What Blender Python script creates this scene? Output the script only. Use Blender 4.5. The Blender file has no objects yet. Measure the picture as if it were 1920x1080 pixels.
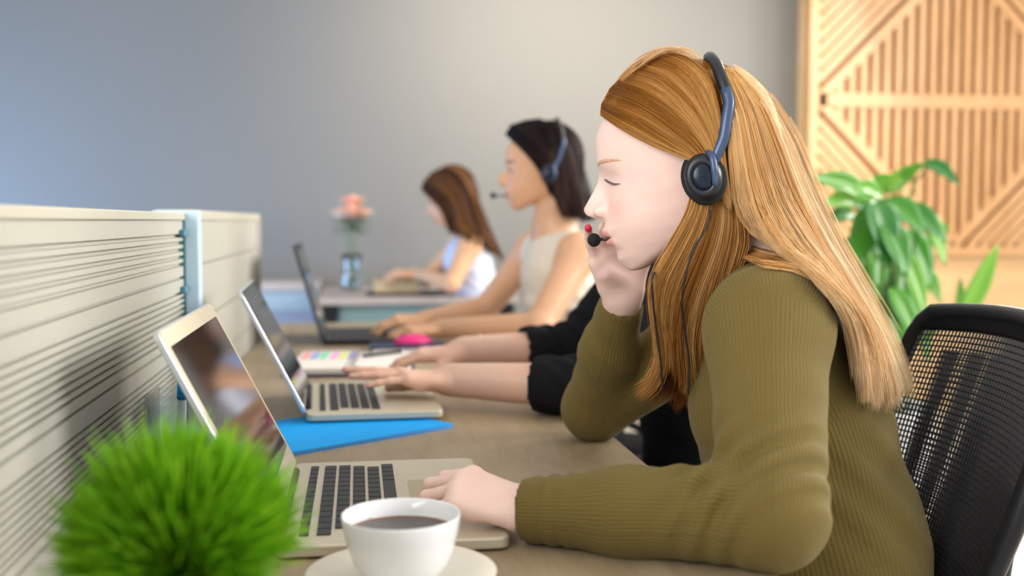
import bpy, math, random
import numpy as np
from mathutils import Vector, Matrix, Euler
R = math.radians
rng = np.random.default_rng(7)
random.seed(7)
SC = bpy.context.scene
COL = SC.collection

# ------------------------------------------------------------------ camera
CAM_H, FPX = 1.07, 2000.0
YAW, PITCH = R(8.24), R(3.6)
cam_data = bpy.data.cameras.new('camera')
cam_data.sensor_width = 36.0
cam_data.lens = 36.0 * FPX / 1920.0
cam_data.clip_start = 0.05
cam = bpy.data.objects.new('camera', cam_data)
cam.location = (0, 0, CAM_H)
cam.rotation_euler = Euler((math.pi/2 - PITCH, 0, -YAW), 'XYZ')
COL.objects.link(cam)
SC.camera = cam
cam_data.dof.use_dof = True
cam_data.dof.focus_distance = 1.27
cam_data.dof.aperture_fstop = 2.8

# ------------------------------------------------------------------ light
SC.view_settings.view_transform = 'Standard'
SC.view_settings.look = 'None'
SC.view_settings.gamma = 1.0
SC.view_settings.use_curve_mapping = False
SC.view_settings.exposure = 0.0
world = bpy.data.worlds.new('daylight')
SC.world = world
world.use_nodes = True
wn = world.node_tree.nodes
wn['Background'].inputs['Color'].default_value = (0.93, 0.97, 1.0, 1)
wn['Background'].inputs['Strength'].default_value = 0.95

def area(name, loc, target, sx, sy, power, color, spread=math.pi):
    l = bpy.data.lights.new(name, 'AREA')
    l.shape = 'RECTANGLE'; l.size = sx; l.size_y = sy
    l.energy = power; l.color = color
    o = bpy.data.objects.new(name, l)
    o.location = loc
    d = Vector(target) - Vector(loc)
    o.rotation_euler = d.to_track_quat('-Z', 'Y').to_euler()
    l.spread = spread
    COL.objects.link(o)
    return o

area('window_light_side', (4.5, 0.5, 2.6), (0.0, 1.3, 0.9), 2.4, 1.5, 225, (1.0, 0.98, 0.95))
area('window_light_behind', (3.7, 4.2, 2.6), (0.6, 1.3, 1.1), 1.6, 1.6, 260, (1.0, 0.97, 0.90))
area('window_light_front', (-2.2, -0.9, 2.0), (0.5, 1.3, 1.0), 2.4, 1.8, 105, (1.0, 0.97, 0.96))
area('wall_fill_warm', (0.9, 4.3, 2.9), (1.15, 5.68, 1.7), 1.4, 0.4, 27, (1.0, 0.88, 0.68), R(95))  # unseen lamp, added to warm the upper right of the back wall
area('wall_fill_blue', (-2.6, 4.4, 0.7), (-0.8, 5.68, 1.0), 1.8, 0.8, 90, (0.32, 0.58, 1.0))  # unseen lamp, added to turn the lower left of the back wall blue

# ------------------------------------------------------------------ helpers
_cy, _sy, _cp, _sp = math.cos(YAW), math.sin(YAW), math.cos(PITCH), math.sin(PITCH)
C_F = np.array([_sy*_cp, _cy*_cp, -_sp]); C_R = np.array([_cy, -_sy, 0.0]); C_U = np.cross(C_R, C_F)
C_O = np.array([0, 0, CAM_H])
def ray(px, py):
    return C_F + C_R*(px-960)/FPX + C_U*(540-py)/FPX
def at(px, py, Y):
    d = ray(px, py)
    return C_O + d*(Y/d[1])
def atz(px, py, z):
    d = ray(px, py)
    return C_O + d*((z-CAM_H)/d[2])

def tag(o, label=None, cat=None, group=None, kind=None):
    if label: o['label'] = label
    if cat: o['category'] = cat
    if group: o['group'] = group
    if kind: o['kind'] = kind
    return o
def empty(name, loc, label, cat, group=None, rz=0.0):
    o = bpy.data.objects.new(name, None)
    o.empty_display_size = 0.05
    o.location = loc; o.rotation_euler = (0, 0, rz)
    COL.objects.link(o)
    return tag(o, label, cat, group)
def copy_tree(o, parent=None):
    c = o.copy(); COL.objects.link(c); c.parent = parent
    for ch in list(o.children):
        copy_tree(ch, c)
    return c
def put(name, me, material, parent=None, loc=None, smooth=False):
    if material is not None:
        me.materials.append(material)
    if smooth:
        me.polygons.foreach_set('use_smooth', np.ones(len(me.polygons), bool))
    o = bpy.data.objects.new(name, me)
    COL.objects.link(o)
    if parent is not None:
        o.parent = parent
    if loc is not None:
        o.location = loc
    return o
def np_mesh(name, V, F):
    """V (n,3), F (m,3) or (m,4) int arrays -> mesh"""
    me = bpy.data.meshes.new(name)
    V = np.asarray(V, np.float32); F = np.asarray(F, np.int32)
    me.vertices.add(len(V)); me.vertices.foreach_set('co', V.ravel())
    k = F.shape[1]
    me.loops.add(F.size); me.loops.foreach_set('vertex_index', F.ravel())
    me.polygons.add(len(F))
    me.polygons.foreach_set('loop_start', np.arange(0, F.size, k, dtype=np.int32))
    me.polygons.foreach_set('loop_total', np.full(len(F), k, np.int32))
    me.update(calc_edges=True)
    return me

class MB:
    """collects shapes into ONE mesh"""
    def __init__(s): s.v = []; s.f = []; s.m = Matrix.Identity(4)
    def add(s, vs, fs):
        n = len(s.v)
        s.v += [tuple(s.m @ Vector(p)) for p in vs]
        s.f += [tuple(n+i for i in f) for f in fs]
    def box(s, a, b):
        (x0, y0, z0), (x1, y1, z1) = a, b
        s.add([(x0,y0,z0),(x1,y0,z0),(x1,y1,z0),(x0,y1,z0),(x0,y0,z1),(x1,y0,z1),(x1,y1,z1),(x0,y1,z1)],
              [(0,3,2,1),(4,5,6,7),(0,1,5,4),(1,2,6,5),(2,3,7,6),(3,0,4,7)])
    def bar(s, p, q, w, t, up=(0,0,1)):
        p, q, up = Vector(p), Vector(q), Vector(up)
        d = (q-p).normalized(); a = d.cross(up)
        if a.length < 1e-6: a = d.cross(Vector((1,0,0)))
        a.normalize(); b = a.cross(d)
        c = []
        for e in (p, q):
            for i, j in ((-1,-1),(1,-1),(1,1),(-1,1)):
                c.append(e + a*w/2*i + b*t/2*j)
        s.add(c, [(0,1,2,3),(7,6,5,4),(0,4,5,1),(1,5,6,2),(2,6,7,3),(3,7,4,0)])
    def lathe(s, prof, n=48, c=(0,0,0)):
        vs = []; fs = []; m = len(prof)
        for i in range(n):
            a = 2*math.pi*i/n
            for r, z in prof:
                vs.append((c[0]+r*math.cos(a), c[1]+r*math.sin(a), c[2]+z))
        for i in range(n):
            j = (i+1) % n
            for k in range(m-1):
                fs.append((i*m+k, j*m+k, j*m+k+1, i*m+k+1))
        s.add(vs, fs)
    def tube(s, pts, r, n=8, cap=True, flat=None):
        """r: radius or list; flat=(axis, factor) squashes the section along an axis"""
        P = [Vector(p) for p in pts]; m = len(P)
        rr = r if hasattr(r, '__len__') else [r]*m
        vs = []; fs = []
        t0 = (P[1]-P[0]).normalized()
        a = t0.orthogonal().normalized()
        if flat is not None:
            fa = Vector(flat[0]).normalized()
        for i in range(m):
            t = (P[min(i+1, m-1)]-P[max(i-1, 0)]).normalized()
            if flat is not None:
                a = (fa - t*fa.dot(t)).normalized()
            else:
                a = (a - t*a.dot(t)).normalized()
            b = t.cross(a)
            fk = flat[1] if flat is not None else 1.0
            for k in range(n):
                th = 2*math.pi*k/n
                vs.append(P[i] + (a*math.cos(th)*fk + b*math.sin(th))*rr[i])
        for i in range(m-1):
            for k in range(n):
                k2 = (k+1) % n
                fs.append((i*n+k, i*n+k2, (i+1)*n+k2, (i+1)*n+k))
        if cap:
            fs.append(tuple(range(n-1, -1, -1)))
            fs.append(tuple((m-1)*n+k for k in range(n)))
        s.add(vs, fs)
    def prism(s, poly, z0, z1):
        n = len(poly)
        s.add([(x,y,z0) for x,y in poly]+[(x,y,z1) for x,y in poly],
              [tuple(range(n-1,-1,-1)), tuple(range(n,2*n))]+[(i,(i+1)%n,n+(i+1)%n,n+i) for i in range(n)])
    def sphere(s, c, r, nu=16, nv=10):
        rx = r if hasattr(r, '__len__') else (r, r, r)
        vs = [(c[0],c[1],c[2]-rx[2])]; fs = []
        for j in range(1, nv):
            ph = -math.pi/2+math.pi*j/nv
            for i in range(nu):
                th = 2*math.pi*i/nu
                vs.append((c[0]+rx[0]*math.cos(ph)*math.cos(th), c[1]+rx[1]*math.cos(ph)*math.sin(th), c[2]+rx[2]*math.sin(ph)))
        vs.append((c[0],c[1],c[2]+rx[2])); L = len(vs)-1
        for i in range(nu):
            fs.append((0, 1+(i+1)%nu, 1+i)); fs.append((L, L-nu+i, L-nu+(i+1)%nu))
        for j in range(nv-2):
            for i in range(nu):
                fs.append((1+j*nu+i, 1+j*nu+(i+1)%nu, 1+(j+1)*nu+(i+1)%nu, 1+(j+1)*nu+i))
        s.add(vs, fs)
    def build(s, name, material, parent=None, loc=None, smooth=False, bevel=0.0, seg=2):
        me = bpy.data.meshes.new(name)
        me.from_pydata([tuple(v) for v in s.v], [], s.f)
        me.update()
        o = put(name, me, material, parent, loc, smooth)
        if bevel > 0:
            b = o.modifiers.new('edge', 'BEVEL'); b.width = bevel; b.segments = seg; b.limit_method = 'ANGLE'
            b.angle_limit = R(40)
        return o
def rrect(w, h, r, n=6, cx=0, cy=0):
    pts = []
    for sx, sy, a0 in ((1,1,0),(-1,1,90),(-1,-1,180),(1,-1,270)):
        for i in range(n+1):
            a = R(a0+90*i/n)
            pts.append((cx+sx*(w/2-r)+r*math.cos(a), cy+sy*(h/2-r)+r*math.sin(a)))
    return pts
def catmull(pts, n):
    P = np.asarray(pts, float)
    m = len(P)
    Q = np.vstack([2*P[0]-P[1], P, 2*P[-1]-P[-2]])
    seg = np.linalg.norm(np.diff(P, axis=0), axis=1); cum = np.r_[0, np.cumsum(seg)]
    t = np.linspace(0, cum[-1], n)
    i = np.clip(np.searchsorted(cum, t, side='right')-1, 0, m-2)
    u = ((t-cum[i])/np.maximum(seg[i], 1e-9))[:, None]
    p0, p1, p2, p3 = Q[i], Q[i+1], Q[i+2], Q[i+3]
    return 0.5*((2*p1)+(-p0+p2)*u+(2*p0-5*p1+4*p2-p3)*u*u+(-p0+3*p1-3*p2+p3)*u**3)

# ------------------------------------------------------------------ materials
def srgb(r, g, b):
    f = lambda c: c/12.92 if c <= 0.04045 else ((c+0.055)/1.055)**2.4
    return (f(r/255), f(g/255), f(b/255), 1.0)
def mat(name, col, rough=0.5, metal=0.0, spec=0.5, noise=None, bump=None, **kw):
    """plain principled; noise=(scale, amount) mottles the colour, bump=(scale, strength) roughens the surface"""
    m = bpy.data.materials.new(name); m.use_nodes = True
    nt = m.node_tree; b = nt.nodes['Principled BSDF']
    b.inputs['Base Color'].default_value = col
    b.inputs['Roughness'].default_value = rough
    b.inputs['Metallic'].default_value = metal
    b.inputs['Specular IOR Level'].default_value = spec
    for k, v in kw.items():
        b.inputs[k.replace('_', ' ')].default_value = v
    if noise or bump:
        tc = nt.nodes.new('ShaderNodeTexCoord')
    if noise:
        n = nt.nodes.new('ShaderNodeTexNoise'); n.inputs['Scale'].default_value = noise[0]; n.inputs['Detail'].default_value = 4
        nt.links.new(tc.outputs['Object'], n.inputs['Vector'])
        mx = nt.nodes.new('ShaderNodeMix'); mx.data_type = 'RGBA'
        a = noise[1]
        mx.inputs['A'].default_value = tuple(c*(1-a) for c in col[:3])+(1,)
        mx.inputs['B'].default_value = tuple(min(1, c*(1+a)) for c in col[:3])+(1,)
        nt.links.new(n.outputs['Fac'], mx.inputs['Factor'])
        nt.links.new(mx.outputs['Result'], b.inputs['Base Color'])
    if bump:
        n2 = nt.nodes.new('ShaderNodeTexNoise'); n2.inputs['Scale'].default_value = bump[0]
        nt.links.new(tc.outputs['Object'], n2.inputs['Vector'])
        bp = nt.nodes.new('ShaderNodeBump'); bp.inputs['Strength'].default_value = bump[1]; bp.inputs['Distance'].default_value = 0.002
        nt.links.new(n2.outputs['Fac'], bp.inputs['Height'])
        nt.links.new(bp.outputs['Normal'], b.inputs['Normal'])
    return m
def wood_mat(name, c0, c1, c2, scale=(1, 1, 1), rough=0.45, wscale=6.0, dist=3.0):
    m = bpy.data.materials.new(name); m.use_nodes = True
    nt = m.node_tree; b = nt.nodes['Principled BSDF']; L = nt.links.new
    b.inputs['Roughness'].default_value = rough
    tc = nt.nodes.new('ShaderNodeTexCoord'); mp = nt.nodes.new('ShaderNodeMapping')
    mp.inputs['Scale'].default_value = scale
    L(tc.outputs['Object'], mp.inputs['Vector'])
    w = nt.nodes.new('ShaderNodeTexNoise'); w.inputs['Scale'].default_value = wscale
    w.inputs['Detail'].default_value = 6; w.inputs['Distortion'].default_value = dist
    L(mp.outputs['Vector'], w.inputs['Vector'])
    w2 = nt.nodes.new('ShaderNodeTexNoise'); w2.inputs['Scale'].default_value = wscale*9; w2.inputs['Detail'].default_value = 3
    mp2 = nt.nodes.new('ShaderNodeMapping'); mp2.inputs['Scale'].default_value = tuple(s*s for s in scale)
    L(tc.outputs['Object'], mp2.inputs['Vector']); L(mp2.outputs['Vector'], w2.inputs['Vector'])
    mx = nt.nodes.new('ShaderNodeMix'); mx.data_type = 'FLOAT'; mx.inputs['Factor'].default_value = 0.4
    L(w.outputs['Fac'], mx.inputs['A']); L(w2.outputs['Fac'], mx.inputs['B'])
    cr = nt.nodes.new('ShaderNodeValToRGB'); e = cr.color_ramp.elements
    e[0].position = 0.3; e[0].color = c0; e[1].position = 0.72; e[1].color = c2
    k = e.new(0.5); k.color = c1
    L(mx.outputs['Result'], cr.inputs['Fac']); L(cr.outputs['Color'], b.inputs['Base Color'])
    return m

M = {}
M['wall'] = mat('wall_paint', srgb(120, 119, 117), 0.85, noise=(1.5, 0.02), bump=(60, 0.05))
M['floor'] = mat('floor_vinyl', srgb(190, 182, 168), 0.5, noise=(3, 0.06))
M['desk'] = wood_mat('greige_oak', srgb(138, 119, 92), srgb(158, 140, 112), srgb(173, 156, 129), (5.5, 0.9, 3), 0.42, 3.0, 1.2)
M['black_metal'] = mat('black_metal', (0.010, 0.010, 0.012, 1), 0.45, 0.0, 0.25, bump=(200, 0.05))
M['dark_plastic'] = mat('dark_plastic', (0.010, 0.011, 0.014, 1), 0.4, 0.0, 0.3, bump=(300, 0.08))
M['blind'] = mat('partition_laminate', srgb(176, 175, 164), 0.5, noise=(6, 0.02))
M['panel_trim'] = mat('partition_trim', srgb(186, 183, 168), 0.45, noise=(8, 0.02))
M['steel_blue'] = mat('pale_painted_steel', srgb(196, 220, 234), 0.3, 0.0, noise=(12, 0.03))
M['teal'] = mat('teal_edge', srgb(70, 128, 145), 0.4, noise=(12, 0.03))
M['alu'] = mat('champagne_aluminium', srgb(212, 202, 180), 0.40, 0.4, noise=(40, 0.02))
M['alu_edge'] = mat('bright_aluminium', srgb(222, 226, 232), 0.28, 0.6, noise=(40, 0.02))
M['screen'] = mat('glossy_screen', (0.006, 0.006, 0.007, 1), 0.06, 0.0, 1.0, bump=(2, 0.002))
M['key'] = mat('keycap_black', (0.02, 0.02, 0.022, 1), 0.5, bump=(300, 0.05))
M['trackpad'] = mat('trackpad_glass', srgb(186, 174, 140), 0.3, 0.3, noise=(40, 0.02))
M['folder'] = mat('blue_card', srgb(0, 166, 252), 0.6, 0.0, 0.2, noise=(30, 0.03))
M['china'] = mat('white_china', srgb(238, 240, 243), 0.12, 0.0, 0.6, noise=(9, 0.01))
M['saucer'] = mat('cream_china', srgb(236, 230, 214), 0.15, 0.0, 0.6, noise=(9, 0.01))
M['coffee'] = mat('black_coffee', (0.022, 0.009, 0.004, 1), 0.08, 0.0, 0.35, noise=(20, 0.3))
M['crema'] = mat('coffee_rim', (0.20, 0.085, 0.03, 1), 0.25, noise=(60, 0.3))
M['paper'] = mat('white_paper', srgb(238, 232, 228), 0.7, noise=(30, 0.02))
M['navy'] = mat('navy_cover', srgb(22, 40, 84), 0.5, noise=(30, 0.1))
M['soil'] = mat('potting_soil', (0.03, 0.02, 0.012, 1), 0.9, noise=(90, 0.4), bump=(80, 0.8))
M['pot'] = mat('white_ceramic', srgb(232, 238, 242), 0.25, noise=(10, 0.02))
M['chrome'] = mat('chrome', (0.7, 0.72, 0.75, 1), 0.12, 1.0, noise=(20, 0.02))
M['fabric'] = mat('black_seat_fabric', (0.006, 0.006, 0.008, 1), 0.9, 0.0, 0.12, noise=(300, 0.3), bump=(400, 0.3))
def glass(name, col, rough=0.03, ior=1.45):
    m = mat(name, col, rough, 0.0, 0.5, bump=(3, 0.01)); m.node_tree.nodes['Principled BSDF'].inputs['Transmission Weight'].default_value = 1.0
    m.node_tree.nodes['Principled BSDF'].inputs['IOR'].default_value = ior
    return m
M['glass'] = glass('clear_glass', (0.88, 0.95, 0.98, 1))
M['acrylic'] = glass('clear_acrylic', (0.85, 0.92, 0.95, 1), 0.12, 1.3)
# ------------------------------------------------------------------ the room
DZ = 0.74                      # worktop height
WALL_Y = 5.68
def struct(name, mb, material, **kw):
    o = mb.build(name, material, **kw); o['kind'] = 'structure'; return o
b = MB(); b.box((-3.6, -2.5, -0.1), (6.0, WALL_Y+0.15, 0.0)); struct('floor', b, M['floor'])
b = MB(); b.box((-3.6, WALL_Y, 0.0), (3.0, WALL_Y+0.15, 3.0)); struct('wall_back', b, M['wall'])
SCR_Y = 5.5
b = MB(); b.box((-3.6, -2.5, 3.0), (6.0, WALL_Y+0.15, 3.1)); struct('ceiling', b, mat('ceiling_paint', srgb(232, 230, 226), 0.9, noise=(2, 0.02)))
b = MB(); b.box((-3.75, -2.5, 0.0), (-3.602, WALL_Y+0.15, 3.0)); struct('wall_left', b, M['wall'])
wood_x0 = at(1512, 300, SCR_Y)[0]
M['ply'] = wood_mat('pale_birch', srgb(212, 168, 114), srgb(224, 186, 136), srgb(232, 198, 152), (0.6, 3, 5), 0.4, 1.4, 0.8)
M['slat'] = wood_mat('slat_pine', srgb(194, 144, 94), srgb(210, 162, 112), srgb(220, 176, 130), (3, 3, 1.0), 0.35, 3.0, 0.6)
M['backing'] = wood_mat('ochre_backing', srgb(120, 80, 24), srgb(138, 96, 34), srgb(150, 108, 42), (2, 2, 0.7), 0.5, 3.0, 0.6)
b = MB(); b.box((wood_x0+0.02, SCR_Y+0.035, 0.0), (6.0, WALL_Y-0.002, 3.0)); struct('wall_right', b, M['ply'])

# square slatted wood panel hung on the timber-clad wall
px_m = 2000.0/SCR_Y
pc = at(1787, 192, SCR_Y)                         # centre of the diamond
half = pc[0]-wood_x0
root = empty('slatted_wall_panel', (pc[0], SCR_Y, pc[2]), 'large square pale wood slat panel with diamond pattern on the wall', 'wall panel')
hs = half
b = MB(); b.box((-hs, 0.022, -hs), (hs, 0.034, hs)); b.build('backing_board', M['backing'], root)
fr = MB(); fw = 0.05
fr.box((-hs, -0.03, -hs), (-hs+fw, 0.022, hs)); fr.box((hs-fw, -0.03, -hs), (hs, 0.022, hs))
fr.box((-hs+fw, -0.03, hs-fw), (hs-fw, 0.022, hs)); fr.box((-hs+fw, -0.03, -hs), (hs-fw, 0.022, -hs+fw))
fr.build('frame', M['slat'], root, bevel=0.003)
b = MB(); b.box((-hs+fw, -0.031, -0.037), (hs-fw, 0.022, 0.037)); b.build('cross_bar', M['slat'], root, bevel=0.003)
inner = hs-fw
dm = inner                                      # half diagonal of the diamond
b = MB()                                        # diamond border
for sx in (-1, 1):
    for sz in (-1, 1):
        b.bar((sx*dm, -0.006, 0), (0, -0.006, sz*dm), 0.052, 0.05, up=(0, 1, 0))
b.build('diamond_frame', M['slat'], root)
sl = MB(); pitch = 0.0665; sw = 0.036
n = int(dm/pitch)
for i in range(-n, n+1):
    x = i*pitch; h = dm-abs(x)-0.02
    if h > 0.05:
        sl.box((x-sw/2, -0.026, 0.037), (x+sw/2, 0.022, h)); sl.box((x-sw/2, -0.026, -h), (x+sw/2, 0.022, -0.037))
for sx in (-1, 1):
    for sz in (-1, 1):
        k = 1
        while True:                              # slats parallel to the diamond sides, filling the corners
            d = dm + 0.03 + k*pitch*1.12
            if d > 2*inner-0.03: break
            sl.bar((sx*inner, -0.002, sz*(d-inner)), (sx*(d-inner), -0.002, sz*inner), 0.04, 0.046, up=(0, 1, 0))
            k += 1
sl.build('slats', M['slat'], root)

# ------------------------------------------------------------------ long desk + partition
DX0, DX1 = -0.274, 0.386
root = empty('long_desk', (0.05, 2.0, 0), 'long greige wood desk running along the slatted partition', 'desk')
DY0, DY1 = 0.45, 3.5
b = MB(); b.box((DX0-0.05, DY0-2.0, DZ-0.026), (DX1-0.05, DY1-2.0, DZ)); b.build('desktop', M['desk'], root, bevel=0.002)
for y in (0.55, 1.5, 2.45, 3.4):
    for x in (DX0+0.05, DX1-0.12):
        l = MB(); l.box((x-0.05-0.022, y-2.0-0.022, 0), (x-0.05+0.022, y-2.0+0.022, DZ-0.066)); l.build('leg', M['black_metal'], root, bevel=0.003)
for x in (DX0+0.05, DX1-0.12):
    l = MB(); l.box((x-0.05-0.02, 0.5-2.0, DZ-0.065), (x-0.05+0.02, 3.45-2.0, DZ-0.027)); l.build('rail', M['black_metal'], root)
b = MB(); b.box((DX0-0.04, 0.6-2.0, 0.25), (DX0-0.025, 3.35-2.0, DZ-0.07)); b.build('modesty_panel', M['dark_plastic'], root)

PX = -0.278; PT = 1.083
def slat_profile(ribs):
    """(x outwards, z) outline of the partition face, ribs standing proud of the tiles"""
    z = PT-0.012; pts = [(0.0, z)]
    for z1, z0, kind, pitch in ribs:
        if kind == 'groove':
            pts += [(0, z1), (-0.006, z1-0.001), (-0.006, z0+0.001), (0, z0)]
        else:
            z = z1
            while z > z0+0.004:
                pts += [(0, z), (0.0, z-pitch*0.48), (-0.0062, z-pitch*0.56), (-0.0062, z-pitch*0.93)]
                z -= pitch
            pts += [(0, z0)]
    pts += [(0, 0.30)]
    return pts
def panel_mesh(name, y0, y1, ribs, parent, material):
    pr = slat_profile(ribs); n = len(pr)
    front = [(p[0], p[1]) for p in pr]
    loop = front + [(-0.045, 0.30), (-0.045, PT-0.012)]
    m = len(loop)
    b = MB()
    b.add([(x, y0, z) for x, z in loop]+[(x, y1, z) for x, z in loop],
          [(i, (i+1) % m, m+(i+1) % m, m+i) for i in range(m)]+[tuple(range(m)), tuple(range(2*m-1, m-1, -1))])
    return b.build(name, material, parent)
near = empty('desk_partition', (PX, 1.1, 0), 'cream partition with rows of horizontal ribs beside the near laptop', 'partition')
tiles = [(1.055, 0.992, 'ribs', 0.0115), (0.982, 0.977, 'groove', 0), (0.962, 0.892, 'ribs', 0.0088),
         (0.882, 0.877, 'groove', 0), (0.862, 0.792, 'ribs', 0.0080), (0.782, 0.777, 'groove', 0)]
YN0, YP, YF = 0.25, 1.80, 3.10
panel_mesh('ribbed_panel', YN0-1.1, YP-0.02-1.1, tiles, near, M['blind'])
b = MB(); b.box((-0.05, YN0-1.1, PT-0.012), (0.004, YP-0.02-1.1, PT)); b.build('top_rail', M['panel_trim'], near, bevel=0.002)
for z in (1.052, 0.962):
    b = MB(); b.box((0.0, YP-0.06-1.1, z-0.006), (0.008, YP-0.021-1.1, z+0.004)); b.build('bracket', M['teal'], near, bevel=0.001)
far = empty('desk_partition', (PX, 2.45, 0), 'plain cream partition with thin grooves beyond the pale blue post', 'partition')
panel_mesh('plain_panel', YP+0.02-2.45, YF-0.03-2.45, [(0.995, 0.991, 'groove', 0), (0.895, 0.891, 'groove', 0), (0.80, 0.796, 'groove', 0)], far, M['blind'])
b = MB(); b.box((-0.05, YP+0.02-2.45, PT-0.012), (0.004, YF-0.03-2.45, PT+0.006)); b.build('top_rail', M['panel_trim'], far, bevel=0.002)
b = MB(); b.box((-0.052, YF-0.03-2.45, 0.30), (0.006, YF-2.45, PT+0.006)); b.build('end_cap', M['panel_trim'], far, bevel=0.003)
post = empty('partition_post', (PX, YP, 0), 'pale blue metal post joining the two cream partitions', 'post')
b = MB(); b.box((-0.05, -0.018, 0.0), (0.024, 0.018, PT+0.004)); b.build('post', M['steel_blue'], post, bevel=0.003)
b = MB(); b.box((-0.05, -0.021, 0.3), (0.003, -0.0185, PT)); b.build('seal_strip', M['teal'], post)

# ------------------------------------------------------------------ far desk, cabinet, flowers
root = empty('far_desk', (0.25, 5.0, 0), 'grey desk of the woman in white near the back wall', 'desk')
M['desk2'] = wood_mat('grey_oak', srgb(160, 148, 146), srgb(176, 164, 160), srgb(188, 176, 170), (1, 5, 3), 0.45, 3.0, 1.0)
fx0 = at(598, 560, 4.6)[0]-0.25
b = MB(); b.box((fx0, -0.38, DZ-0.03), (0.45, 0.36, DZ)); b.build('desktop', M['desk2'], root, bevel=0.002)
for x, y in ((fx0+0.04, -0.34), (0.40, -0.34), (fx0+0.04, 0.32), (0.40, 0.32)):
    l = MB(); l.box((x-0.03, y-0.03, 0), (x+0.03, y+0.03, DZ-0.03)); l.build('leg', M['black_metal'], root)
gp = MB(); gp.box((fx0+0.08, -0.30, DZ-0.13), (0.36, -0.285, DZ-0.031)); gp.build('apron', mat('pale_green_panel', srgb(132, 160, 166), 0.25, noise=(5, 0.04)), root, bevel=0.002)
root = empty('drawer_unit', (at(635, 590, 4.8)[0], 4.86, 0), 'pale grey drawer unit under the far grey desk', 'drawer unit')
b = MB(); b.box((-0.10, -0.10, 0), (0.10, 0.25, 0.60)); b.build('body', mat('pale_grey_steel', srgb(182, 192, 194), 0.4, noise=(6, 0.03)), root, bevel=0.005)
for z in (0.04, 0.225, 0.41):
    b = MB(); b.box((-0.09, -0.112, z), (0.09, -0.101, z+0.17)); d = b.build('drawer', M['pot'], root, bevel=0.003)
    b = MB(); b.box((-0.04, -0.122, z+0.12), (0.04, -0.113, z+0.13)); b.build('handle', M['chrome'], d)
root = empty('low_cabinet', (-1.2, 5.53, 0), 'low grey cabinet with a pale blue top edge along the back wall', 'cabinet')
b = MB(); b.box((-0.95, -0.13, 0.05), (0.99, 0.14, 0.62)); b.build('body', mat('grey_violet_panel', srgb(140, 146, 164), 0.5, noise=(4, 0.03)), root)
b = MB(); b.box((-0.96, -0.14, 0.62), (1.0, 0.14, 0.72)); b.build('drawer_band', mat('pale_blue_panel', srgb(150, 168, 178), 0.5, noise=(4, 0.03)), root, bevel=0.003)
b = MB(); b.box((-0.97, -0.15, 0.722), (1.01, 0.145, 0.765)); b.build('top', M['desk2'], root, bevel=0.003)
b = MB(); b.box((-0.9, -0.1, 0.0), (0.94, 0.12, 0.05)); b.build('plinth', M['dark_plastic'], root)

vp = at(660, 533, 5.16); vx, vy = vp[0], vp[1]
root = empty('glass_vase', (vx, vy, DZ), 'clear glass vase of peach roses on the far desk', 'vase')
b = MB()
b.lathe([(a_*1.4, z_) for a_, z_ in [(0.001, 0.004), (0.036, 0.004), (0.040, 0.03), (0.033, 0.09), (0.03, 0.14), (0.036, 0.17), (0.033, 0.17), (0.027, 0.14), (0.03, 0.09), (0.036, 0.03), (0.032, 0.010), (0.001, 0.010)]], 32)
b.build('body', M['glass'], root, smooth=True)
b = MB(); b.lathe([(0.001, 0.012), (0.043, 0.012), (0.0490, 0.032), (0.0415, 0.088), (0.001, 0.088)], 24)
b.build('water', glass('water', (0.85, 0.95, 1, 1), 0.0, 1.33), root, smooth=True)
M['rose'] = mat('peach_petal', srgb(246, 176, 150), 0.6, noise=(40, 0.12), Subsurface_Weight=0.1)
M['rose2'] = mat('cream_petal', srgb(242, 208, 184), 0.6, noise=(40, 0.08), Subsurface_Weight=0.1)
M['stem'] = mat('flower_stem', srgb(84, 120, 60), 0.6, noise=(40, 0.2))
M['leaf_dark'] = mat('rose_leaf', srgb(66, 104, 50), 0.5, noise=(30, 0.25))
def petal_bloom(mbuild, c, r, seed):
    rg = random.Random(seed)
    mbuild.sphere(c, (r*0.5, r*0.5, r*0.6), 12, 8)
    for ring, (cnt, rad, open_) in enumerate(((4, 0.55, 0.15), (6, 0.8, 0.45), (7, 1.0, 0.85))):
        for k in range(cnt):
            a = 2*math.pi*k/cnt + ring*0.5 + rg.uniform(-.15, .15)
            vs = []; fs = []; nu, nv = 5, 6
            for j in range(nv):
                t = j/(nv-1)
                for i in range(nu):
                    u = (i/(nu-1)-0.5)*1.5
                    w = math.sin(math.pi*min(1, 0.25+t*0.62))
                    rr = r*rad*(0.35+0.65*math.sin(t*1.5))+r*open_*0.35*t*t
                    aa = a+u*0.75*w
                    vs.append((c[0]+rr*math.cos(aa), c[1]+rr*math.sin(aa), c[2]-r*0.55+r*1.15*t*(1-0.35*open_*t)-0.12*r*abs(u)*t))
            for j in range(nv-1):
                for i in range(nu-1):
                    p = j*nu+i; fs.append((p, p+1, p+nu+1, p+nu))
            mbuild.add(vs, fs)
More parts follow.
